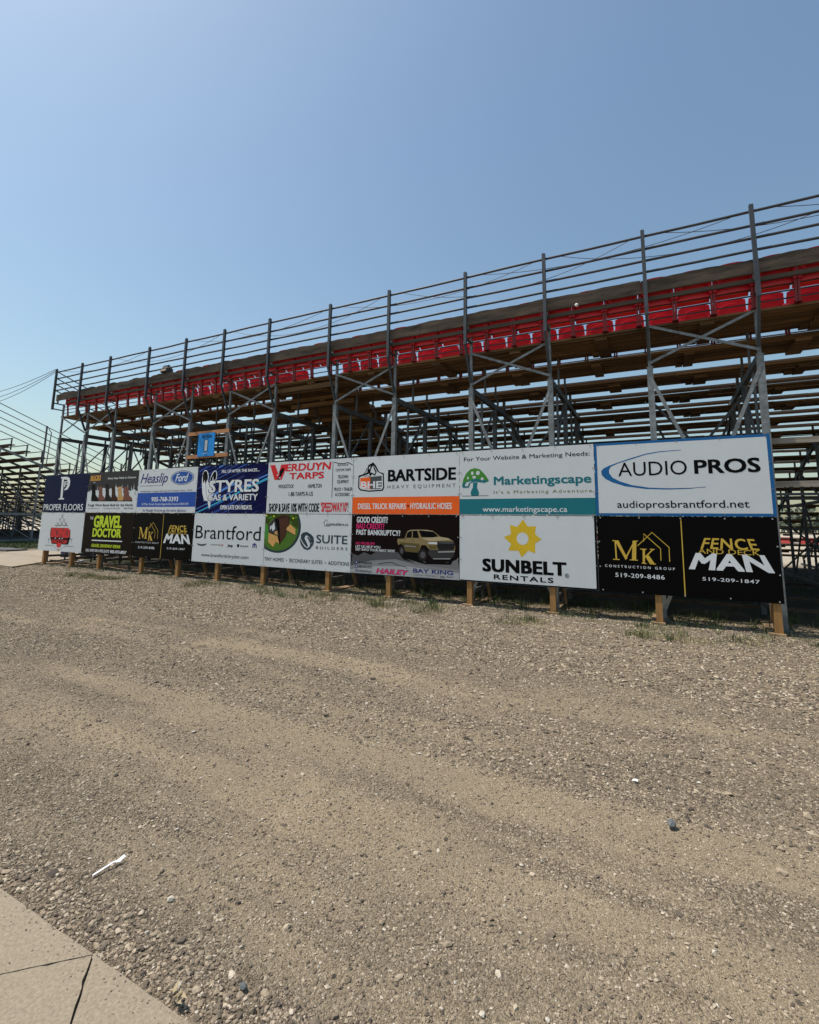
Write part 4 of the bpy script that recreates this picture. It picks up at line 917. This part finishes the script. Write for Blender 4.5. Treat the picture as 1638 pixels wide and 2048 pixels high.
for z in (6.52, 6.28, 6.065, 5.855):
    m = MB(); pts = []
    x = POSTX[0]
    for i in range(len(POSTX)):
        pts.append((POSTX[i], .10, z+random.uniform(-.006, .006)))
        if i < len(POSTX)-1: pts.append(((POSTX[i]+POSTX[i+1])/2, .10+random.uniform(-.004, .004), z+random.uniform(-.012, .006)))
    m.tube([(x_, .155, z_) for x_, _, z_ in pts], .023); G(m, 'handrail', RAILM, True)
# raking side rails on the left end
for z in (6.52, 6.28, 6.065, 5.855):
    m = MB(); m.tube([(-.35, .12, z), (-.35, 14.5, z-14.38*.328)], .02); G(m, 'end_rail', RAILM, True)
for y in (3.6, 7.2, 10.9, 14.4):
    m = MB(); zt = 6.52-(y-.12)*.328; m.box(-.375, y-.025, zt-1.75, -.325, y+.025, zt); G(m, 'end_rail_post', RAILM)
# cross bracing between posts
def cross(x0, x1, y, z0, z1, w_, mt, nm='cross_brace'):
    m = MB(); m.bar((x0, y, z1), (x1, y, z0), w_, .012, up=(0,1,0)); m.bar((x0, y+.016, z0), (x1, y+.016, z1), w_, .012, up=(0,1,0)); G(m, nm, mt)
for i in BRACED:
    a, b = POSTX[i], POSTX[i+1]
    cross(a, b, .395, 4.30, 4.97, .045, STEEL); cross(a, b, .39, .12, 4.04, .055, STEEL)
    cross(a, b, 2.09, 2.0, 4.0, .05, STEELD); cross(a, b, 3.75, .3, 4.0, .05, STEELD)
    cross(a, b, 6.95, .3, 2.9, .05, STEELD); cross(a, b, 10.15, .2, 1.9, .05, STEELD)
# long members
def along(y, z, w_, h_, nm, mt, x0=XL, x1=XR):
    m = MB(); m.box(x0, y-w_/2, z-h_/2, x1, y+w_/2, z+h_/2); G(m, nm, mt)
m = MB(); rng2 = random.Random(9)
x = XL+.05
while x < XR:                                                       # weathered kick board behind the top seats, knotted and wavy
    x1 = min(x+rng2.choice([3.66, 4.88, 4.27]), XR); N_ = max(3, int((x1-x)/.12)); i0 = len(m.v); tilt = rng2.uniform(-.012, .012)
    for k in range(N_+1):
        xx = x+(x1-x-.008)*k/N_; wv_ = .010*math.sin(xx*5.1)+.007*math.sin(xx*11.3+1); 
        if xx < 8: wv_ *= 2.0
        z0_, z1_ = 5.495+tilt*.3, 5.735+tilt+wv_
        m.v += [(xx, .19, z0_), (xx, .228, z0_), (xx, .228, z1_), (xx, .19, z1_)]
    for k in range(N_):
        a = i0+k*4
        for j in range(4): m.f.append((a+j, a+4+j, a+4+(j+1) % 4, a+(j+1) % 4))
    m.f += [(i0, i0+1, i0+2, i0+3), tuple(i0+N_*4+j for j in (3, 2, 1, 0))]
    x = x1
G(m, 'back_board', BOARD)
along(.265, 5.40, .045, .07, 'seat_plank', BENCH, XL+.6)
for z in (5.225, 5.10, 5.33): 
    m = MB(); m.tube([(XL+.1, .46, z), (XR, .46, z)], .012, 6); G(m, 'seat_rail', RAILM, True)
for y, z in ((2.1, 5.07), (1.98, 5.0)):
    m = MB(); m.tube([(XL+.1, y, z), (XR, y, z)], .013, 6); G(m, 'seat_rail', STEELD, True)
along(.62, .06, .06, .05, 'ground_sill', SILL, XL, 10.5)
for y, z in ((2.02, .12), (3.68, .12), (6.9, .12)): along(y, z, .07, .05, 'ground_sill', SILL)
for y, z in ((2.02, 2.1), (3.68, 2.1), (6.9, 1.5), (3.68, 4.09)): along(y, z, .045, .045, 'ledger', STEELD)
along(.53, 2.84, .038, .089, 'stringer_board', GREYB, 12.5); along(.53, 2.17, .038, .089, 'stringer_board', GREYB, 12.5)
for X in POSTX:
    m = MB(); m.box(X-.028, .225, 5.40, X+.028, .262, 5.72); G(m, 'board_cleat', STEEL)

# ---------------------------------------------------------------- stadium seats
def grid_shell(m, fn, nu, nv, th):
    i0 = len(m.v)
    P = [[Vector(fn(u/nu, v_/nv)) for u in range(nu+1)] for v_ in range(nv+1)]
    Nn = [[None]*(nu+1) for _ in range(nv+1)]
    for j in range(nv+1):
        for i in range(nu+1):
            du = P[j][min(i+1, nu)]-P[j][max(i-1, 0)]; dv = P[min(j+1, nv)][i]-P[max(j-1, 0)][i]; Nn[j][i] = du.cross(dv).normalized()
    for s_ in (0, 1):
        for j in range(nv+1):
            for i in range(nu+1): m.v.append(tuple(P[j][i]+Nn[j][i]*th*s_))
    k = (nu+1)*(nv+1); id_ = lambda j, i, s_: i0+s_*k+j*(nu+1)+i
    for j in range(nv):
        for i in range(nu):
            m.f.append((id_(j,i,0), id_(j+1,i,0), id_(j+1,i+1,0), id_(j,i+1,0))); m.f.append((id_(j,i,1), id_(j,i+1,1), id_(j+1,i+1,1), id_(j+1,i,1)))
    for j in range(nv):
        m.f.append((id_(j,0,0), id_(j,0,1), id_(j+1,0,1), id_(j+1,0,0))); m.f.append((id_(j,nu,0), id_(j+1,nu,0), id_(j+1,nu,1), id_(j,nu,1)))
    for i in range(nu):
        m.f.append((id_(0,i,0), id_(0,i+1,0), id_(0,i+1,1), id_(0,i,1))); m.f.append((id_(nv,i,0), id_(nv,i,1), id_(nv,i+1,1), id_(nv,i+1,0)))
def make_seat():
    s = empty('stadium_seat', (0, 0, 0), 'x', 'seat')
    m = MB()   # moulded back, faces +y (away from the photographer)
    def back(u, v_):
        wd = .264-.012*max(0, v_-.6)*2.5; x = (u-.5)*2*wd; z = .33+.46*v_
        if v_ > .8: z -= .022*abs(2*u-1)**4*(v_-.8)*5
        y = .03+.055*(2*u-1)**2*(1 if v_ > .15 else .6)-.09*(v_-.2)+.02*math.sin(v_*3.1)
        return (x, y, z)
    grid_shell(m, back, 10, 8, .008)
    # raised rib arch on the back
    arch = [(.17*math.cos(a), -.055+.03*abs(math.cos(a))**2, .60+.10*math.sin(a)) for a in [math.pi*k/10 for k in range(11)]]
    m.tube(arch, .009, 5)
    m.box(-.272, -.012, .36, -.225, .07, .56); m.box(.225, -.012, .36, .272, .07, .56)
    m.build('backrest', RED, s, smooth=False)
    m = MB()
    def pan(u, v_):
        x = (u-.5)*.53; y = .0+.44*v_; z = .41-.045*math.sin(math.pi*min(1, v_*1.1))*(1-(2*u-1)**4)+(.015 if v_ < .99 else -.03)
        return (x, y, z)
    grid_shell(m, pan, 8, 6, .008)
    m.build('seat_pan', RED, s, smooth=False)
    for sx in (-1, 1):
        m = MB(); m.bar((sx*.258, .10, 0), (sx*.258, .05, .44), .03, .045); m.box(sx*.258-.02, .02, .40, sx*.258+.02, .34, .44); m.box(sx*.258-.03, .04, 0, sx*.258+.03, .2, .012)
        m.build('leg', REDLEG, s)
    return s
proto = make_seat()
PITCH = .5563
cnt = 0
for row, (yb, zb, x0) in enumerate(((.29, 4.975, 14.531+PITCH/2), (1.47, 4.845, 14.059+PITCH/2))):
    k0 = math.ceil((.25-x0)/PITCH); k1 = math.floor((26.8-x0)/PITCH)
    for k in range(k0, k1+1):
        x = x0+k*PITCH
        s = proto if cnt == 0 else copy_tree(proto); cnt += 1
        s.location = (x, yb, zb)
        s['label'] = ('red plastic stadium seat in the topmost row, behind the weathered board', 'red plastic stadium seat in the second row from the top')[row]
        s['category'] = 'seat'; s['group'] = ('seats of the topmost row', 'seats of the second row')[row]
        if row == 1 and (k == k0 or 11.0 < x+.6 < 0 or 9.75 < x < 10.95 or x < 2.6):
            # seats whose back and pan are gone: bare red stands
            for ch in list(s.children):
                if not ch.name.startswith('leg') : bpy.data.objects.remove(ch)
            s.name = 'seat_stand'; s['label'] = 'bare red seat stand in the second row, its plastic shell missing'; s['category'] = 'seat stand'; s['group'] = 'bare seat stands of the second row'

# ---------------------------------------------------------------- posts that carry the sign wall
LEGX = [0.343, 1.872, 3.297, 5.257, 6.756, 8.218, 9.733, 11.594, 13.102, 14.829, 16.329, 17.938, 19.43]
WHERE = ['left half of the white board with the red emblem', 'right end of the white board with the red emblem', 'black board with lime green letters', 'house outline of the small black board', 'white fence letters of the small black board',
 'big thin black word', 'seam left of the round house picture', 'right half of the board with the round house picture', 'khaki pickup truck board', 'left end of the yellow sun wheel board', 'right half of the yellow sun wheel board', 'house outline of the large black board', 'right end of the large black board']
for i, X in enumerate(LEGX):
    p = empty('sign_post', (X, .06, 0), 'brown timber post under the '+WHERE[i], 'post', 'timber posts carrying the sign wall')
    m = MB(); m.box(-.047, -.042, .035, .047, .047, 2.86); m.build('upright', POSTW, p)
    m = MB(); a = .10*math.sin(i*2.3); m.bar((-.02-a*.2, -.10, .018), (-.02+a, 1.15, .018), .20, .036); m.build('foot_plank', SKIDW, p)
    m = MB(); m.bar((.066, .95+.1*math.sin(i), .06), (.066, .08, 1.75), .038, .089); m.build('back_brace', SKIDW, p)
m = MB()
for X0 in range(0):
    pass
for z, nm in ((.62, 'lower'), (1.72, 'middle'), (2.72, 'upper')):
    m = MB(); m.box(.05, .016, z-.07, 19.5, .0155+.0, z+.07) if False else None
# ---------------------------------------------------------------- section sign on the frame
s = empty('section_sign', (6.78, .36, 3.21), 'bright blue section sign with a white numeral one, hung on two orange boards', 'sign')
m = MB(); m.box(0, 0, 0, .64, .02, .645); pn = m.build('panel', ink('sectionblue'), s)
SECT = [('s','T','SECTION',.14,.50,.52,.585,'sectiondark',.04,0,1,1,2), ('s','P',[(.25,.13),(.40,.13),(.40,.46),(.25,.46)],'sectiondark',1.5), ('s','P',[(.272,.145),(.378,.145),(.378,.445),(.272,.445)],'white',2.5), ('s','L',[(.22,.07),(.30,.085),(.40,.088)],.016,'white',2)]
for a in SECT: draw(pn, a)
for z in (3.87, 3.22):
    m = MB(); m.box(-.46 if z > 3.5 else -.47, .021, z-3.21-.05, 1.14, .059, z-3.21+.05); m.build('cross_board', CROSSW, s)
col.objects.unlink(TXO); bpy.data.objects.remove(TXO)

# ---------------------------------------------------------------- small fittings
fl = empty('floodlight', (5.35, .2, 5.74), 'square floodlight with a tan glass face standing on the top board', 'floodlight')
m = MB(); hv = [(-.13,-.09,.02),(.13,-.09,.02),(.13,.01,.24),(-.13,.01,.24)]; bk = [(-.09,.12,-.06),(.12,.12,-.06),(.12,.16,.12),(-.09,.16,.12)]
i = 0; m.v = hv+bk; m.f = [(0,3,2,1),(4,5,6,7),(0,1,5,4),(1,2,6,5),(2,3,7,6),(3,0,4,7)]; hs_ = m.build('housing', mat('lamp_housing', (.03,.03,.03), .5), fl)
m = MB(); m.quad([(-.115,-.092,.035),(.115,-.092,.035),(.115,-.002,.225),(-.115,-.002,.225)]); m.v = [(x, y-.004, z) for x, y, z in m.v]; m.build('lens', mat('lamp_glass', (.30,.23,.13), .3), hs_)
m = MB(); m.bar((-.14,.05,.1), (-.14,.05,-.1), .02); m.bar((.14,.05,.1), (.14,.05,-.1), .02); m.bar((-.14,.05,-.1), (.14,.05,-.1), .02); m.build('bracket', STEELD, fl)
m = MB()
for k in range(7):
    a = k*math.pi/12
m2 = MB()
rings = []
for j in range(5):
    a = j/4*math.pi/2
    for k in range(12): m2.v.append((.034*math.cos(a)*math.cos(k*math.pi/6), -.03*math.sin(a), .034*math.cos(a)*math.sin(k*math.pi/6)))
for j in range(4):
    for k in range(12): m2.f.append((j*12+k, j*12+(k+1) % 12, (j+1)*12+(k+1) % 12, (j+1)*12+k))
m2.v = [(x+16.86, y+.185, z+5.50) for x, y, z in m2.v]
tag(m2.build('dome_lamp', ink('white'), org=(16.86, .185, 5.50), smooth=True), 'small round white lamp on the lower edge of the top board', 'lamp')
def sagwire(a, b, sag, r=.006, n=18):
    m = MB(); a = Vector(a); b = Vector(b)
    m.tube([a.lerp(b, k/n)-Vector((0, 0, sag*4*(k/n)*(1-k/n))) for k in range(n+1)], r, 5); return m
WIRE = mat('cable', (.02,.02,.022), .6)
for k, (zz, sg) in enumerate(((6.60, .75), (6.55, .95), (6.50, 1.1))):
    m = sagwire((-.37, .08, zz), (-16.0, .9, 7.9-.1*k), sg, .009)
    tag(m.build('overhead_cable', WIRE, org=(-.37, .08, zz)), ('uppermost', 'middle', 'lowest')[k]+' of three black cables sagging away left from the end rail post', 'cable', 'cables between the stands')
spans = [(0, 3, .22), (2, 5, .36), (4, 7, .26), (5, 8, .42), (7, 10, .30), (8, 11, .46), (9, 12, .22), (10, 13, .44), (11, 14, .30), (12, 16, .40)]
m = MB()
for a, b, sg in spans:
    w2 = sagwire((POSTX[a]+.3, .14, 6.50), (POSTX[b]-.2, .14, 6.50), sg, .0055); i = len(m.v); m.v += w2.v; m.f += [tuple(i+q for q in f_) for f_ in w2.f]
tag(m.build('string_cable', WIRE, org=(-.35, .14, 6.5)), 'thin black cable draped in loops along the handrail', 'cable')

# ---------------------------------------------------------------- far left grandstand
g2 = empty('grandstand', (-16, .5, 0), 'second grandstand at the far left edge, its stepped end and raking rails facing us', 'grandstand'); go2 = Vector((-16, .5, 0))
def H(m, name, mt, smooth=False):
    for i, q in enumerate(m.v): m.v[i] = (q[0]-go2.x, q[1]-go2.y, q[2])
    return m.build(name, mt, g2, smooth=smooth)
RED2 = mat('dark_deck_timber', (.10,.06,.04), .85, var=.4, scale=3, island=.3)
X2L, X2R = -48, -16.0
K = 24
for k in range(K):
    y = .5+.83*k; zb = 7.42-.283*k+.0
    if zb < .5: break
    m = MB(); m.box(X2L, y-.02, zb-.01, X2R+.1, y+.29, zb+.045); H(m, 'bench_board', BENCH)
    m = MB(); m.box(X2L, y+.10, zb-.44, X2R, y+.47, zb-.375); m.box(X2L, y+.485, zb-.44, X2R, y+.86, zb-.375); H(m, 'floor_deck', RED2)
    m = MB(); m.tube([(X2L, y+.13, zb+.40), (X2R+.1, y+.13, zb+.40)], .03, 6); m.box(X2R-.03, y+.10, zb-.3, X2R+.03, y+.16, zb+.4); H(m, 'back_rail', STEELD)
for j in range(14):
    X = X2R-j*2.3; m = MB(); y = 7.25-5.1
    y = .8
    while y < 19.5:
        zt = 7.42-.34*(y-.5)-.45
        m.box(X-.04, y-.04, 0, X+.04, y+.04, max(zt, .1)); y += 2.15
    m.bar((X, .8, 7.0), (X, 19.5, .35), .06, .12); m.bar((X, .8, 1.67), (X, 14, 1.67), .08, .14); m.bar((X, .8, .12), (X, 19, .12), .06, .1)
    for q in range(5):
        ya = .8+q*2.15; m.bar((X+.05, ya, 1.6), (X+.05, ya+2.15, .15), .05); m.bar((X-.05, ya+2.15, 1.75), (X-.05, ya, min(4.2, 7.0-.34*ya)), .05)
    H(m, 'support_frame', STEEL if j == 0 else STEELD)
for j in range(13):
    m = MB(); X = X2R-j*2.3
    for yy in (.8, 7.25):
        m = MB(); m.bar((X, yy, .2), (X-2.3, yy, 3.2), .05); m.bar((X, yy, 3.2), (X-2.3, yy, .2), .05); H(m, 'cross_brace', STEELD)
for z in (8.045, 7.64, 7.25, 6.87, 6.49):
    m = MB(); y0 = .3; zz = z+.369*(4.826-y0); y1 = 17.5; m.tube([(X2R+.12, y0, zz), (X2R+.12, y1, z-.369*(y1-4.826))], .024, 6); H(m, 'end_rail', RAILM, True)
for y in (2.4, 7.28, 12.2, 17.0):
    m = MB(); zt = 8.08-.369*(y-4.826); m.box(X2R+.14, y-.04, zt-2.7, X2R+.21, y+.04, zt); H(m, 'end_rail_post', STEELD)
    m = MB(); m.tube([(X2R+.25, y+.06, zt-.15), (X2R+.25, y+.25, zt-.4), (X2R+.25, y+.17, zt-2.4)], .025, 6); H(m, 'conduit', STEELD, True)

# ---------------------------------------------------------------- things on the ground
def lump(name, loc, r, mt, label, cat, seed, sq=(1, .8, .55)):
    rr = np.random.default_rng(seed); V = []
    m = MB(); Vv = ICO_V*(1+rr.uniform(-.22, .22, (12, 1)))*np.array(sq)*r
    m.v = [(x+loc[0], y+loc[1], z+loc[2]) for x, y, z in Vv]; m.f = [tuple(int(q) for q in f_) for f_ in ICO_F]
    return tag(m.build(name, mt, org=loc), label, cat)
BLUE = mat('blue_grey_stone', (.095,.105,.105), .7, var=.3, scale=40)
lump('stone', (17.985, -5.64, .014), .026, BLUE, 'large pointed blue grey stone on the packed dirt to the right', 'stone', 4, (.8, 1, .75))
lump('stone', (16.74, -7.275, .010), .016, BLUE, 'small blue grey stone near the concrete pavement', 'stone', 6)
# plastic fork
A = Vector((15.815, -7.20, 0)); Bv = Vector((15.83, -7.088, 0))
fk = MB()
def z_at(x, y): return float(gz(np.array([x]), np.array([y]))[0])
F0 = (15.811, -7.213); F1 = (15.83, -7.086)
d = Vector((F1[0]-F0[0], F1[1]-F0[1], 0)); ln = d.length; d.normalize(); nrm = Vector((-d.y, d.x, 0)); zb = z_at(*F0)+.012
prof = [(0, .004, .0), (.25, .0045, .004), (.5, .004, .008), (.62, .004, .010), (.70, .008, .007), (.80, .0105, .004), (.86, .0105, .006)]
pl, pr = [], []
for t_, w_, h_ in prof:
    c_ = Vector((*F0, zb+h_))+d*ln*t_; pl.append(c_+nrm*w_); pr.append(c_-nrm*w_)
for i in range(len(prof)-1):
    a, b, c_, e_ = pr[i], pr[i+1], pl[i+1], pl[i]; dn = Vector((0, 0, -.0025))
    fk.quad([a, b, c_, e_]); fk.quad([e_+dn, c_+dn, b+dn, a+dn]); fk.quad([a+dn, b+dn, b, a]); fk.quad([e_, c_, c_+dn, e_+dn])
for k in range(4):
    o_ = (k-1.5)*.0055; a = Vector((*F0, zb+.006))+d*ln*.85+nrm*o_; fk.bar(a, a+d*ln*.15+Vector((0, 0, .006)), .0032, .0022)
tag(fk.build('plastic_fork', mat('white_plastic', (.85,.84,.84), .3), org=(*F0, zb)), 'white plastic fork lying on the gravel near the pavement corner', 'fork')
m = MB(); zp = z_at(17.8, -5.262)+.012
for a, b, c_ in ((0, 0, 0), (.014, -.004, .006), (.03, -.002, .002)):
    m.v += [(17.785+a, -5.255+b-.012, zp+c_), (17.79+a, -5.255+b+.008, zp+c_+.002)]
m.f = [(0, 2, 3, 1), (2, 4, 5, 3)]
q = m.build('paper_scrap', mat('paper', (.86,.85,.82), .7), org=(17.8, -5.262, zp)); sm = q.modifiers.new('thickness', 'SOLIDIFY'); sm.thickness = .001
tag(q, 'torn white paper scrap on the gravel to the right', 'paper')
m = MB(); rr = random.Random(2)
for k in range(7):
    a = rr.uniform(0, 6.28); c_ = Vector((16.60+rr.uniform(-.02, .02), -7.405+rr.uniform(-.015, .015), .025+rr.uniform(0, .02))); e_ = Vector((math.cos(a), math.sin(a), rr.uniform(-.2, .4)))*.022; s_ = Vector((-e_.y, e_.x, .004))*.28
    m.quad([c_-e_, c_-e_*.2+s_, c_+e_, c_+e_*.1-s_])
q = m.build('dried_leaf', mat('dry_leaf', (.27,.21,.12), .8, island=.45), org=(16.6, -7.405, .03)); sm = q.modifiers.new('thickness', 'SOLIDIFY'); sm.thickness = .0006
tag(q, 'curled dried leaf at the edge of the concrete pavement', 'leaf')
lump('rubbish_bag', (-1.1, 2.15, .2), .3, mat('black_bag', (.012,.012,.014), .35), 'black rubbish bag standing on the path behind the sign with the red emblem', 'bag', 9, (.9, .8, 1))
m = MB(); m.tube([(-1.75, 1.75, .04), (-1.75, 1.75, .62)], .13, 16); m.tube([(-1.75, 1.75, .60), (-1.75, 1.75, .64)], .14, 16)
tag(m.build('bin', mat('blue_bin', (.035,.03,.12), .4), org=(-1.75, 1.75, .04)), 'small dark blue bin on the path behind the sign with the red emblem', 'bin')
m = MB(); m.tube([(.55, 1.15, .06), (.95, .72, .05)], .035, 10); tag(m.build('pipe', mat('white_pipe', (.55,.58,.58), .4), org=(.55, 1.15, .06)), 'short white pipe lying behind the second timber post from the left', 'pipe')

# ---------------------------------------------------------------- across the track
bw = empty('barrier_wall', (-10, 46, 0), 'low red and white barrier wall far across the track, seen through the stand', 'wall')
m = MB(); m.box(0, 0, 0, 90, .3, .75); m.build('wall', mat('white_wall', (.55,.5,.46), .8, var=.2, scale=1), bw)
for k in range(30):
    m = MB(); m.box(k*3+.1, -.03, .12, k*3+2.6, -.003, .72) ; m.build('panel', mat('pink_red_panel', (.62,.07,.06), .6), bw)
m = MB(); v_, f_ = [], []
rt_ = random.Random(5)
LV, LF, o_ = [], [], 0
fx = rng.uniform(-260, 330, 9000); prof_ = 5.5+3.0*vnoise(fx, fx*0, .04, 77)+2.0*vnoise(fx, fx*0, .21, 78)
fz = prof_*rng.random(9000)**.7; fy = 230+rng.uniform(-9, 9, 9000); sz = rng.uniform(.7, 1.6, 9000)
for s_ in range(1):
    P4 = np.stack([fx, fy, fz], 1)
    d1 = rng.normal(0, 1, (9000, 3)); d1 /= np.linalg.norm(d1, axis=1)[:,None]; d2 = np.cross(d1, rng.normal(0, 1, (9000, 3))); d2 /= np.linalg.norm(d2, axis=1)[:,None]
    q_ = np.stack([P4-d1*sz[:,None], P4+d2*sz[:,None]*.8, P4+d1*sz[:,None], P4-d2*sz[:,None]*.8], 1).reshape(-1, 3)
tag(np_mesh('far_woods', q_, np.arange(len(q_)).reshape(-1, 4), mat('far_foliage', (.10,.125,.085), .9, island=.35)), 'hazy line of woods beyond the track', 'woods', kind='stuff')
